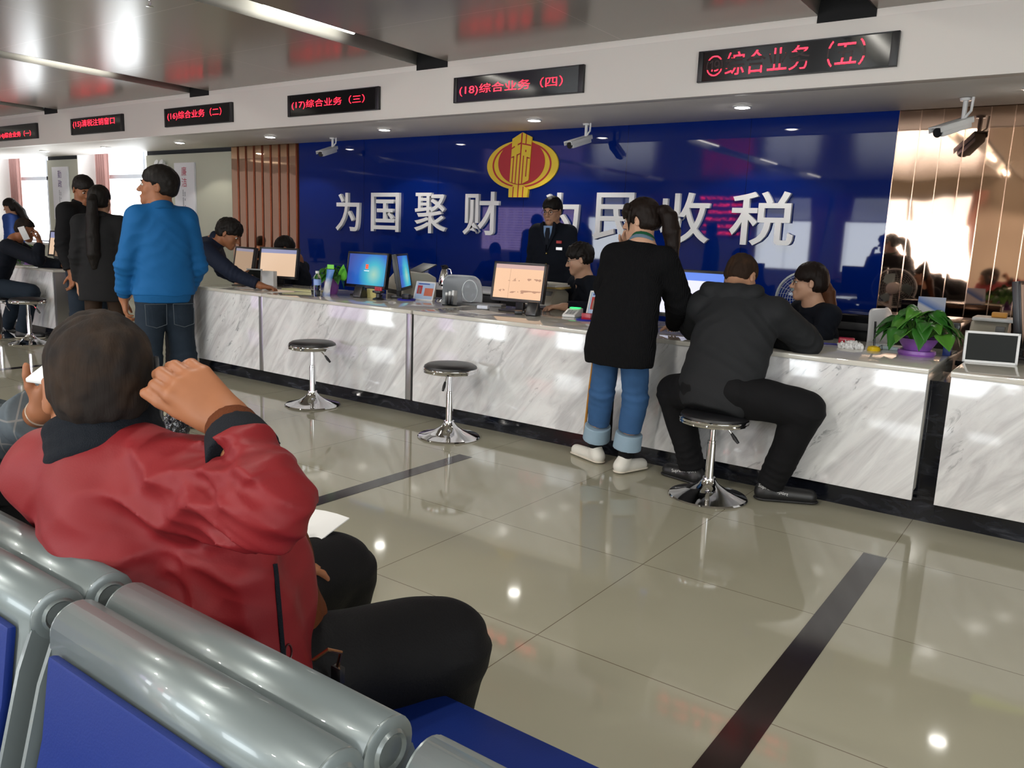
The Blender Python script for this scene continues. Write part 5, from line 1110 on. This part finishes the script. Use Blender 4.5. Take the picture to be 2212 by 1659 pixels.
box('control_strip', (-.40, -.285, .80), (.40, -.268, .85), mat('dark_grey_plastic', (.06, .06, .065), .4), r, .003)
r = thing('office_chair', 'white backed office chair between the photo stand and the peach monitor', 'chair', (-4.60, 5.66, 0), math.radians(12), 'white staff chairs')
def chair_parts(r):
    bm = bmesh.new(); rows = []
    for z, w, yy in ((.55, .17, .0), (.62, .20, .015), (.80, .215, .03), (.93, .205, .02), (.985, .17, .0), (1.0, .12, -.01)): rows.append([bm.verts.new((w * t, yy + .05 * (t * t) * -1, z)) for t in (-1, -.75, -.4, 0, .4, .75, 1)])
    for a, b in zip(rows, rows[1:]):
        for k in range(6): bm.faces.new((a[k], a[k + 1], b[k + 1], b[k]))
    o = obj('backrest', bm, mat('white_chair_shell', (.60, .60, .62), .35), r, smooth=True, auto=80); q = o.modifiers.new('thick', 'SOLIDIFY'); q.thickness = .022; q = o.modifiers.new('sub', 'SUBSURF'); q.levels = 1; q.render_levels = 2
    box('seat', (-.22, -.42, .44), (.22, .02, .50), mat('grey_seat_cloth', (.12, .12, .13), .8), r, .02)
    bm = bmesh.new(); add_tube(bm, [(0, -.2, .08), (0, -.2, .44)], .03); obj('column', bm, M_CHROME, r, smooth=True)
    bm = bmesh.new()
    for k in range(5):
        a = k * 1.2566; add_tube(bm, [(0, -.2, .09), (.28 * math.cos(a), -.2 + .28 * math.sin(a), .04)], .016, 8)
    obj('star_base', bm, M_WPLAST, r, smooth=True); bm = bmesh.new(); add_box(bm, (-.025, -.01, .46), (.025, .03, .66)); obj('back_bracket', bm, M_WPLAST, r, .004)
chair_parts(r)
ch = dup(r, (-1.02, 5.50, 0), math.radians(-98), 'white chair back seen from its edge behind the yellow pen holder')
# fan
r = thing('pedestal_fan', 'round white pedestal fan behind the woman clerk', 'fan', (-1.66, 5.95, 0)); R_ = .195
bm = bmesh.new()
for k in range(9):
    rr = R_ * (.2 + .1 * k); add_tube(bm, [(rr * math.cos(t), -.05 * math.sqrt(max(0, 1 - (rr / R_) ** 2)), rr * math.sin(t)) for t in np.linspace(0, 2 * math.pi, 37)], .0016 if k < 8 else .008, 6, False)
for k in range(24):
    a = k * math.pi / 12; add_tube(bm, [(.03 * math.cos(a), -.052, .03 * math.sin(a)), (.12 * math.cos(a + .2), -.04, .12 * math.sin(a + .2)), (R_ * math.cos(a + .35), 0, R_ * math.sin(a + .35))], .0012, 5)
o = obj('guard', bm, mat('white_wire', (.62, .66, .68), .35), r, smooth=True); o.location = (0, -.06, .985)
bm = bmesh.new()
for k in range(3):
    a = k * 2.094; q = [bm.verts.new((rr * math.cos(a + t), -.01 + .05 * t, rr * math.sin(a + t))) for rr, t in ((.03, -.2), (.15, -.45), (.165, .1), (.12, .5), (.03, .5))]; bm.faces.new(q)
o = obj('blade', bm, mat('pale_blue_blade', (.30, .42, .45), .2), r); o.location = (0, -.05, .985); q = o.modifiers.new('thick', 'SOLIDIFY'); q.thickness = .004
bm = bmesh.new(); add_lathe(bm, [(0, 0), (.035, 0), (.035, .02), (.06, .04), (.06, .12), (0, .14)], 24, T(0, -.10, .985) @ Rx(-math.pi / 2)); obj('motor', bm, M_WPLAST, r, smooth=True)
bm = bmesh.new(); add_tube(bm, [(0, 0, .02), (0, 0, .95)], .014); add_lathe(bm, [(0, 0), (.18, 0), (.18, .015), (.04, .035), (0, .035)], 32); obj('stand', bm, M_WPLAST, r, smooth=True)
# bottle, cup, packet, flower pot
M_GLASS = mat('clear_plastic', (.93, .96, 1), .04, trans=1., ior=1.2, spec=.5); M_CLR = mat('clear_acrylic', (.95, .97, .98), .03, trans=1., ior=1.15, spec=.5)
r = thing('water_bottle', 'tall clear water bottle in front of the purple pot', 'bottle', (-5.29, 4.55, CT))
bm = bmesh.new(); add_lathe(bm, [(0, 0), (.028, 0), (.031, .006), (.031, .05), (.029, .055), (.031, .06), (.031, .15), (.026, .172), (.0135, .188), (.0135, .195), (0, .195)], 28); obj('bottle_body', bm, M_GLASS, r, smooth=True)
bm = bmesh.new(); add_lathe(bm, [(0, .193), (.0155, .193), (.0155, .213), (0, .214)], 20); obj('cap', bm, M_WPLAST, r, smooth=True)
bm = bmesh.new(); add_lathe(bm, [(.0316, .095), (.0316, .145)], 28, cap=False); obj('label', bm, mat('blue_bottle_label', (.25, .38, .75), .4), r, smooth=True)
r = thing('glass_cup', 'clear cup between the water bottle and the purple pot', 'cup', (-5.45, 4.66, CT)); bm = bmesh.new(); add_lathe(bm, [(0, 0), (.03, 0), (.037, .075), (.034, .075), (.028, .006), (0, .006)], 24); obj('cup_wall', bm, M_CLR, r, smooth=True)
bm = bmesh.new(); add_lathe(bm, [(0, .007), (.028, .007), (.031, .04), (0, .04)], 24); obj('contents', bm, M_WPLAST, r, smooth=True)
M_PURP = mat('purple_pot', (.27, .10, .42), .35); M_PURP2 = mat('violet_pot', (.24, .07, .30), .35); M_SOIL = mat('soil', (.02, .012, .008), .9)
def leaf_mat(n, c):
    return mat(n, c, .38, spec=.4, var=.3, vscale=9)
M_LEAF = leaf_mat('green_leaf', (.022, .115, .012)); M_LEAF2 = leaf_mat('light_green_leaf', (.06, .20, .02))
def leaf(p, d, ln, w, droop, m, parent, roll=0.):
    d = Vector(d).normalized(); sd = d.cross(Vector((0, 0, 1))); sd = sd.normalized() if sd.length > .01 else Vector((1, 0, 0)); up = sd.cross(d); sd = sd * math.cos(roll) + up * math.sin(roll); up = sd.cross(d)
    bm = bmesh.new(); rows = []
    for i in range(9):
        t = i / 8; ww = w * (math.sin(math.pi * min(1, t * .92 + .08) ** .62)) * (1 if i < 8 else 0); c = Vector(p) + d * ln * t * (1 - .18 * t * droop) + Vector((0, 0, -1)) * droop * ln * .55 * t * t
        rows.append([bm.verts.new(c + sd * ww * q + up * abs(q) * ww * .28) for q in (-1, -.5, 0, .5, 1)])
    for a, b in zip(rows, rows[1:]):
        for k in range(4): bm.faces.new((a[k], a[k + 1], b[k + 1], b[k]))
    o = obj('leaf', bm, m, parent, smooth=True, auto=80); q = o.modifiers.new('thick', 'SOLIDIFY'); q.thickness = .0012; return o
def plant(name, label, loc, potm, rp, hp, n, spread, hgt, ln, seed, bowl=False, pot=True):
    r = thing(name, label, 'plant', loc); rr = random.Random(seed)
    if pot:
        pts = [(0, 0), (rp * .62, 0), (rp * .70, .012), (rp * 1.0, hp), (rp * .95, hp), (rp * .66, .02), (0, .02)] if not bowl else [(0, 0), (rp * .86, 0), (rp * .92, .012), (rp * .90, .028), (rp * .62, .03), (rp * .8, hp * .6), (rp, hp), (rp * .95, hp), (rp * .72, hp * .5), (0, hp * .4)]
        bm = bmesh.new(); add_lathe(bm, pts, 36); obj('pot', bm, potm, r, smooth=True); bm = bmesh.new(); add_lathe(bm, [(0, hp * .85), (rp * .86, hp * .85)], 24, cap=False); obj('soil', bm, M_SOIL, r)
    for i in range(n):
        a = rr.uniform(0, 6.283); e = rr.random() ** .7; tip = Vector((math.cos(a) * spread * e, math.sin(a) * spread * e, hp + hgt * (1 - .75 * e * e) * rr.uniform(.55, 1.05)))
        base = Vector((math.cos(a) * rp * .3, math.sin(a) * rp * .3, hp * .8)); bm = bmesh.new(); add_tube(bm, [base, (base + tip) / 2 + Vector((0, 0, hgt * .22)), tip], [.0028, .0022, .0018], 6); s = obj('stem', bm, M_LEAF2, r, smooth=True)
        l = ln * rr.uniform(.75, 1.2); leaf(tip, (math.cos(a + rr.uniform(-.5, .5)), math.sin(a + rr.uniform(-.5, .5)), rr.uniform(-.5, .25) - .5 * e), l, l * .40, rr.uniform(.3, 1.1), M_LEAF2 if rr.random() < .22 else M_LEAF, s, rr.uniform(-.5, .5))
    return r
plant('potted_plant', 'large leafy plant in a purple bowl at the end of the counter', (-.73, 4.86, CT), M_PURP, .105, .095, 62, .175, .17, .105, 3, True)
plant('potted_plant', 'small plant in a violet pot behind the water bottle', (-5.46, 4.86, CT), M_PURP2, .075, .135, 26, .11, .12, .09, 5)
plant('potted_plant', 'leafy plant showing at the left elbow of the ponytail girl', (-2.52, 4.72, CT), M_WPLAST, .05, .07, 26, .07, .15, .085, 6)
plant('potted_plant', 'green plant beside the dim brown monitor on the far counter', (-11.0, 4.75, CT), M_PURP, .07, .06, 26, .14, .17, .11, 7)
plant('potted_plant', 'thin leafed plant on the sill of the window behind the standing pair', (-13.95, 7.68, .90), M_WPLAST, .07, .10, 16, .2, .42, .10, 8)
r = thing('tissue_packet', 'upright blue and white packet leaning in front of the violet pot', 'packet', (-5.40, 4.74, CT + .0), .3)
bm = bmesh.new(); rows = []
for k in range(7):
    z = .22 * k / 6; t = .022 * math.sin(math.pi * (k + .6) / 7.2); w = .034 + .006 * (k in (0, 6)); rows.append([bm.verts.new((x + z * .22, y, z)) for x, y in ((-w, 0), (-w * .5, -t), (w * .5, -t), (w, 0), (w * .5, t), (-w * .5, t))])
for a, b in zip(rows, rows[1:]):
    for k in range(6): bm.faces.new((a[k], a[(k + 1) % 6], b[(k + 1) % 6], b[k]))
m = mat('blue_white_wrapper', (.7, .72, .78), .3); g = G(m); v, x, y, z = g.coords(); g.l(g.ramp(g.math('ADD', g.math('MULTIPLY', z, 4.4), g.math('MULTIPLY', g.noise(v, 14, 2), .5)), [(.2, (.12, .22, .6)), (.36, (.75, .75, .78)), (.62, (.75, .76, .8)), (.95, (.08, .24, .62))]), g.b.inputs['Base Color'])
obj('wrapper', bm, m, r, smooth=True, auto=80); bm = bmesh.new(); add_box(bm, (-.03, -.004, .225), (.035, .004, .262), T(.045, 0, 0)); obj('green_tag', bm, mat('bright_green_card', (.22, .75, .08), .5), r, .003)
r = thing('folded_green_leaflet', 'bright green folded leaflet sticking up behind the packet', 'leaflet', (-5.33, 4.86, CT + .125)); leaf((0, 0, 0), (.25, -.1, 1), .16, .04, .1, mat('bright_green_leaf', (.16, .6, .05), .4), r, .5); leaf((.0, 0, .04), (.5, -.3, .9), .12, .035, .4, mat('bright_green_leaf', (.16, .6, .05), .4), r, -.4)
# little devices
r = thing('card_reader', 'small black card reader in front of the blue desktop monitor', 'card reader', (-5.04, 4.80, CT), .15)
def reader(r):
    bm = bmesh.new(); add_prism(bm, [(-.05, 0), (.05, 0), (.045, .03), (.01, .10), (-.015, .10), (-.05, .02)], -.042, .042, lambda u, v, d: (d, u, v)); obj('case', bm, M_BPLAST, r, .008)
    for k, (ch, c) in enumerate((('V', (.5, .1, .3)), ('J', (.5, .4, .1)), ('I', (.1, .4, .2)))): text('mark', ch, .028, mat('mark_%d' % k, c, .5), r, T(-.03 + .022 * k, -.040, .042) @ Rx(math.radians(66)))
reader(r)
r2 = thing('card_reader', 'small black card reader at the right foot of the peach monitor', 'card reader', (-3.25, 4.80, CT), .15, 'black card readers'); reader(r2); r['group'] = 'black card readers'
r = thing('payment_terminal', 'white payment terminal with a glowing green display', 'payment terminal', (-3.05, 5.02, CT), .2)
bm = bmesh.new(); add_prism(bm, [(-.09, 0), (.09, 0), (.09, .06), (.02, .055), (-.09, .02)], -.05, .05, lambda u, v, d: (d, u, v)); obj('case', bm, M_WPLAST, r, .008)
bm = bmesh.new(); add_box(bm, (-.038, .03, .062), (.038, .075, .064)); obj('display', bm, mat('green_display', (.02, .5, .1), .3, emit=(.03, .9, .22), es=1.2), r)
bm = bmesh.new()
for i in range(3):
    for j in range(4): add_box(bm, (-.03 + i * .022, -.075 + j * .020, .024 + j * .006), (-.014 + i * .022, -.062 + j * .020, .031 + j * .006))
obj('keypad', bm, mat('grey_plastic', (.2, .2, .2), .4), r)
def photo_stand(label, x, y, rz, w, h, red):
    r = thing('photo_stand', label, 'photo stand', (x, y, CT), rz, 'white staff photo stands'); X = Rx(-.32)
    bm = bmesh.new()
    for lo, hi in (((-w / 2, 0, 0), (-w / 2 + .012, .012, h)), ((w / 2 - .012, 0, 0), (w / 2, .012, h)), ((-w / 2, 0, 0), (w / 2, .012, .012)), ((-w / 2, 0, h - .012), (w / 2, .012, h))): add_box(bm, lo, hi, X)
    obj('frame', bm, M_WPLAST, r, .003); o = box('card', (-w / 2 + .01, .004, .01), (w / 2 - .01, .009, h - .01), mat('pale_blue_card', (.42, .55, .74), .4), r); o.matrix_local = X
    for nm, lo, hi, mm in (('portrait', (-w * .38, .002, h * .34), (-w * .14, .0035, h * .78), mat('red_portrait', (.45, .03, .03), .5)), ('heading', (-w * .36, .002, h * .84), (w * .2, .0035, h * .9), mat('blue_print', (.06, .12, .4), .5))):
        q = box(nm, lo, hi, mm, o); 
        if nm == 'portrait': box('figure', (-w * .31, .0008, h * .36), (-w * .21, .0019, h * .66), mat('portrait_figure', (.25, .16, .12), .6), o)
    q = box('design', (w * .0, .002, h * .25), (w * .42, .0035, h * .66), mat('red_wing_mark', (.6, .15, .08), .5) if not red else mat('pictured_sky', (.12, .22, .68), .5), o)
    bm = bmesh.new(); add_prism(bm, [(0, h * .8), (.11, 0), (.12, 0), (.006, h * .84)], -.03, .03, lambda u, v, d: (d, u + v * .3 + .01 if u < .05 else u, v)); obj('easel', bm, M_WPLAST, r)
    return r
photo_stand('white photo stand leaning beside the white chair', -4.58, 5.08, .1, .205, .165, False)
photo_stand('white photo stand beside the payment terminal, a red stamp at its foot', -2.82, 4.98, .05, .20, .21, True)
def stamp(label, x, y, c):
    r = thing('stamp_tray', label, 'stamp tray', (x, y, CT), .1, 'blue trays with stamps'); bm = bmesh.new(); add_lathe(bm, [(0, 0), (.075, 0), (.08, .012), (.072, .012), (.068, .004), (0, .004)], 28); obj('tray', bm, mat('blue_tray', (.03, .03, .35), .3), r, smooth=True); box('stamp_block', (-.035, -.02, .004), (.035, .02, .05), c, r, .004); return r
stamp('blue tray with a black stamp before the first photo stand', -4.66, 4.97, M_BPLAST); stamp('blue tray with a red stamp before the second photo stand', -2.84, 4.87, mat('red_plastic', (.45, .01, .03), .3))
r = thing('stamp_rack', 'black stamp rack with red stamps beside the blue monitor', 'stamp rack', (-4.80, 4.78, CT)); bm = bmesh.new(); add_lathe(bm, [(0, 0), (.05, 0), (.045, .01), (.02, .02), (.02, .05), (.05, .06), (.05, .075), (0, .075)], 20); obj('rack', bm, M_BPLAST, r, smooth=True)
for k in range(4): bm = bmesh.new(); add_lathe(bm, [(0, 0), (.011, 0), (.011, .03), (0, .032)], 12, T(-.03 + .02 * k, 0, .075)); obj('stamp', bm, mat('red_plastic', (.45, .01, .03), .3), r, smooth=True)
def slab(name, label, cat, lo, hi, m, loc, rz=0, bev=.002, rx=0.):
    o = box(name, lo, hi, m, None, bev); o.location = loc; o.rotation_euler = (rx, 0, rz); return tag(o, label, cat)
slab('note_block', 'yellow note block standing right of the blue monitor foot', 'note block', (-.065, -.012, 0), (.065, .012, .075), mat('yellow_paper', (.62, .55, .22), .7), (-4.96, 4.88, CT), .1)
slab('folder', 'pale yellow folder lying before the clerk bent over papers', 'folder', (-.2, -.07, 0), (.2, .07, .012), mat('pale_yellow_paper', (.58, .56, .30), .7), (-5.85, 4.86, CT), .1)
slab('keyboard', 'grey keyboard left of the peach monitor', 'keyboard', (-.2, -.07, 0), (.2, .07, .018), mat('grey_keyboard', (.22, .22, .23), .5), (-4.02, 5.16, CT), .35)
slab('tissue_pack', 'white and blue tissue pack before the peach monitor', 'tissue pack', (-.045, -.03, 0), (.045, .03, .028), mat('white_blue_wrap', (.65, .68, .78), .4, var=.2, vscale=40), (-3.80, 4.92, CT), .3, .008)
slab('computer_mouse', 'black mouse left of the card reader by the peach monitor', 'mouse', (-.03, -.05, 0), (.03, .05, .03), M_BPLAST, (-3.38, 4.80, CT), .6, .012)
slab('printed_form', 'white form lying below the peach monitor', 'form', (-.105, -.148, 0), (.105, .148, .0015), mat('white_paper', (.75, .75, .75), .6), (-3.62, 4.68, CT), 1.3, 0)
slab('printed_form', 'white form under the hand of the navy man bending over', 'form', (-.105, -.148, 0), (.105, .148, .0015), mat('white_paper', (.75, .75, .75), .6), (-6.32, 4.66, CT), .5, 0)
slab('printed_form', 'white form under the hand of the man in the hooded jacket', 'form', (-.105, -.148, 0), (.105, .148, .0015), mat('white_paper', (.75, .75, .75), .6), (-1.58, 4.70, CT), .2, 0)
slab('book_stack', 'dark stack of boxes under the white document monitor', 'box', (-.10, -.05, 0), (.10, .05, .06), mat('dark_teal_box', (.01, .05, .09), .5), (-1.96, 4.80, CT), 0)
r = thing('card_holder', 'clear holder with white cards before the white chair', 'card holder', (-4.12, 4.92, CT), .15)
for k in range(3): box('card', (-.05 + .03 * k, -.03, .008), (-.032 + .03 * k, .03, .10 + .01 * k), M_WPLAST, r, .001, Rx(-.1))
bm = bmesh.new(); add_box(bm, (-.065, -.04, 0), (.065, .04, .006)); add_box(bm, (-.065, -.042, .0), (.065, -.038, .085)); add_box(bm, (-.065, .038, 0), (.065, .042, .12)); obj('holder', bm, M_CLR, r)
r = thing('oval_sign', 'clear oval acrylic sign before the white chair', 'sign', (-4.10, 5.12, CT), .1)
bm = bmesh.new(); add_prism(bm, ellipse(0, .11, .075, .09, 40), 0, .006, lambda u, v, d: (u, d, v)); obj('panel', bm, M_CLR, r, .001); bm = bmesh.new(); pts = [(.072 * math.cos(t), 0, .11 + .088 * math.sin(t)) for t in np.linspace(0, 6.283, 41)]; add_tube(bm, pts, .004, 6, False); obj('rim', bm, mat('acrylic_edge', (.75, .8, .82), .15, spec=.8), r, smooth=True); box('foot', (-.05, -.03, 0), (.05, .04, .022), M_CLR, r, .003)
r = thing('thermos_jug', 'steel thermos jug on the low black cabinet under the slogan', 'jug', (-5.72, 6.70, .78)); bm = bmesh.new(); add_lathe(bm, [(0, 0), (.07, 0), (.072, .01), (.068, .08), (.045, .17), (.034, .20), (.036, .205), (0, .21)], 28); obj('jug_body', bm, M_CHROME, r, smooth=True)
bm = bmesh.new(); add_lathe(bm, [(.036, .2), (.038, .225), (.02, .245), (0, .247)], 20); add_box(bm, (-.012, -.06, .225), (.012, 0, .24)); obj('lid', bm, M_BPLAST, r, smooth=True); bm = bmesh.new(); add_tube(bm, [(.03, 0, .21), (.085, 0, .20), (.10, 0, .14), (.072, 0, .06)], .007); obj('handle', bm, M_CHROME, r, smooth=True)
r = thing('pen_cup', 'chrome pen cup left of the thermos jug', 'pen cup', (-5.98, 6.62, .78)); bm = bmesh.new(); add_lathe(bm, [(0, 0), (.04, 0), (.04, .10), (.037, .10), (.037, .004), (0, .004)], 20); obj('cup', bm, M_CHROME, r, smooth=True)
for k, c in enumerate(((.5, .2, .03), (.02, .05, .3), (.02, .02, .02))): bm = bmesh.new(); add_tube(bm, [(-.01 + .01 * k, 0, .01), (-.02 + .02 * k, .01, .135)], .004, 8); obj('pen', bm, mat('pen_%d' % k, c, .4), r, smooth=True)
r = thing('low_cabinet', 'low black cabinet along the blue wall behind the staff', 'cabinet', (-5.2, 6.95, 0))
box('carcass', (-1.2, -.42, 0), (.9, .44, .765), M_BPLAST, r); box('cabinet_top', (-1.21, -.43, .765), (.91, .44, .78), M_WPLAST, r, .003)
for k in range(4): d_ = box('door', (-1.19 + .525 * k, -.435, .06), (-1.19 + .525 * k + .51, -.4205, .75), M_BPLAST, r, .003); box('handle', (-1.19 + .525 * k + .44, -.45, .4), (-1.19 + .525 * k + .46, -.4355, .52), M_CHROME, d_, .002)
# digital frames
r = thing('digital_frame', 'white framed dark tablet on the right hand counter', 'tablet frame', (-.375, 4.82, CT), .28)
def dframe(r, w, h):
    bm = bmesh.new(); X = Rx(-.1)
    for lo, hi in (((-w / 2, 0, 0), (-w / 2 + .013, .014, h)), ((w / 2 - .013, 0, 0), (w / 2, .014, h)), ((-w / 2, 0, 0), (w / 2, .014, .013)), ((-w / 2, 0, h - .013), (w / 2, .014, h))): add_box(bm, lo, hi, X)
    obj('frame', bm, M_WPLAST, r, .003); o = box('screen', (-w / 2 + .012, .003, .012), (w / 2 - .012, .010, h - .012), mat('dark_screen', (.012, .014, .013), .5, spec=.2), r); o.matrix_local = X; q = box('back_support', (-w * .2, .012, .0), (w * .2, .05, h * .5), M_WPLAST, r, .003)
dframe(r, .255, .165)
r = thing('digital_frame', 'small dark tablet in a pale frame before the two tan monitors', 'tablet frame', (-6.60, 4.88, CT), .35); dframe(r, .17, .16)
slab('card_box', 'white upright card box beside the small dark tablet', 'box', (-.065, -.03, 0), (.065, .03, .15), M_WPLAST, (-6.38, 4.90, CT), .3, .003)
r = thing('desk_calendar', 'blue and white desk calendar standing on the copier', 'calendar', (-.88, 6.22, .91), .2)
bm = bmesh.new(); add_prism(bm, [(-.05, 0), (.05, 0), (.004, .14), (-.004, .14)], -.085, .085, lambda u, v, d: (d, u, v)); m = mat('blue_white_calendar', (.7, .72, .78), .4); g = G(m); v, x, y, z = g.coords(); g.l(g.ramp(g.math('ADD', g.math('MULTIPLY', z, 6), g.math('MULTIPLY', x, 3)), [(.3, (.72, .74, .80)), (.42, (.10, .22, .62)), (.75, (.55, .6, .75))]), g.b.inputs['Base Color']); obj('pages', bm, m, r)
slab('blue_box', 'small dark blue box beside the purple bowl', 'box', (-.02, -.03, 0), (.02, .03, .07), mat('blue_card', (.02, .05, .28), .4), (-.60, 5.02, CT), 0)
# tissues, clip, yellow pen holder
r = thing('crumpled_tissue', 'crumpled white tissue on the counter beside the elbow of the hooded man', 'tissue', (-1.10, 4.86, CT)); S = Sdf()
for k in range(9): S.ell((random.uniform(-.06, .06), random.uniform(-.04, .04), .012), (random.uniform(.02, .035), random.uniform(.015, .03), random.uniform(.010, .02)), None, .01)
sdf_obj('tissue_fold', S, .004, M_WPLAST, r, waves(.008, 90, 8, (1, 1, 1), 3, True))
slab('red_stapler', 'red stamp lying behind the crumpled tissue', 'stamp', (-.045, -.02, 0), (.045, .02, .045), mat('red_plastic', (.45, .01, .03), .3), (-1.13, 4.99, CT), .25, .008, .1)
o = slab('blue_pen', 'blue pen lying beside the crumpled tissue', 'pen', (-.07, -.006, 0), (.07, .006, .01), mat('blue_pen', (.02, .02, .22), .3), (-1.22, 4.93, CT), .3, .003)
r = thing('pen_holder', 'yellow based counter pen standing upright on its cord', 'pen holder', (-.95, 4.86, CT)); bm = bmesh.new(); add_lathe(bm, [(0, 0), (.034, 0), (.036, .008), (.030, .022), (.012, .028), (0, .028)], 24); obj('base', bm, mat('yellow_plastic', (.75, .5, .01), .35), r, smooth=True)
bm = bmesh.new(); add_tube(bm, [(0, 0, .025), (-.004, 0, .10), (-.008, 0, .165)], .006, 8); obj('pen', bm, M_BPLAST, r, smooth=True); bm = bmesh.new(); add_tube(bm, [(.02, 0, .02), (.04, 0, .035), (.045, 0, .01), (.03, .02, .004)], .003, 6); obj('cord', bm, M_BPLAST, r, smooth=True)
slab('paper_tray', 'pale paper tray left of the purple bowl', 'tray', (-.09, -.05, 0), (.09, .05, .02), mat('pale_blue_plastic', (.45, .55, .58), .4), (-.90, 5.02, CT), .1, .004)
# bags
r = thing('plastic_bag', 'glossy black plastic bag on the floor beside the man in the blue jacket', 'bag', (-4.50, 2.74, 0)); S = Sdf(); S.ell((0, 0, .09), (.075, .06, .09), None, .05).cone((0, 0, .12), (.02, 0, .24), .05, .02, .05); sdf_obj('bag_body', S, .006, mat('black_plastic_film', (.008, .008, .012), .12, spec=.7), r, waves(.010, 60, 9, (1, 1, .6), 3, True))
S = Sdf(); S.chain([(.0, 0, .22), (-.02, 0, .29), (.02, 0, .32), (.04, 0, .25)], [.012, .008, .008, .012], .01); sdf_obj('bag_handle', S, .004, mat('black_plastic_film', (.008, .008, .012), .12, spec=.7), r)
r = thing('handbag', 'brown patterned handbag with a red strap on the lap at the left edge', 'handbag', (-2.24, 1.0, .565), -.35)
m = mat('brown_patterned_leather', (.03, .018, .013), .5); g = G(m); v, x, y, z = g.coords(); c1 = g.math('SUBTRACT', g.math('FRACT', g.math('MULTIPLY', x, 19)), .5); c2 = g.math('SUBTRACT', g.math('FRACT', g.math('MULTIPLY', z, 19)), .5); dd = g.math('SQRT', g.math('ADD', g.math('MULTIPLY', c1, c1), g.math('MULTIPLY', c2, c2)))
g.l(g.mix(g.math('LESS_THAN', g.math('ABSOLUTE', g.math('SUBTRACT', dd, .18)), .09), (.03, .018, .013), (.16, .09, .04)), g.b.inputs['Base Color'])
box('bag_body', (-.13, -.06, 0), (.13, .06, .22), m, r, .02); bm = bmesh.new(); add_box(bm, (-.045, -.072, .02), (-.005, -.0605, .24)); obj('red_strap', bm, mat('red_leather', (.55, .012, .015), .35), r, .006); bm = bmesh.new(); add_tube(bm, [(-.08, 0, .21), (-.06, 0, .32), (.06, 0, .32), (.08, 0, .21)], .009); obj('bag_handle', bm, mat('black_leather', (.01, .01, .01), .4), r, smooth=True)
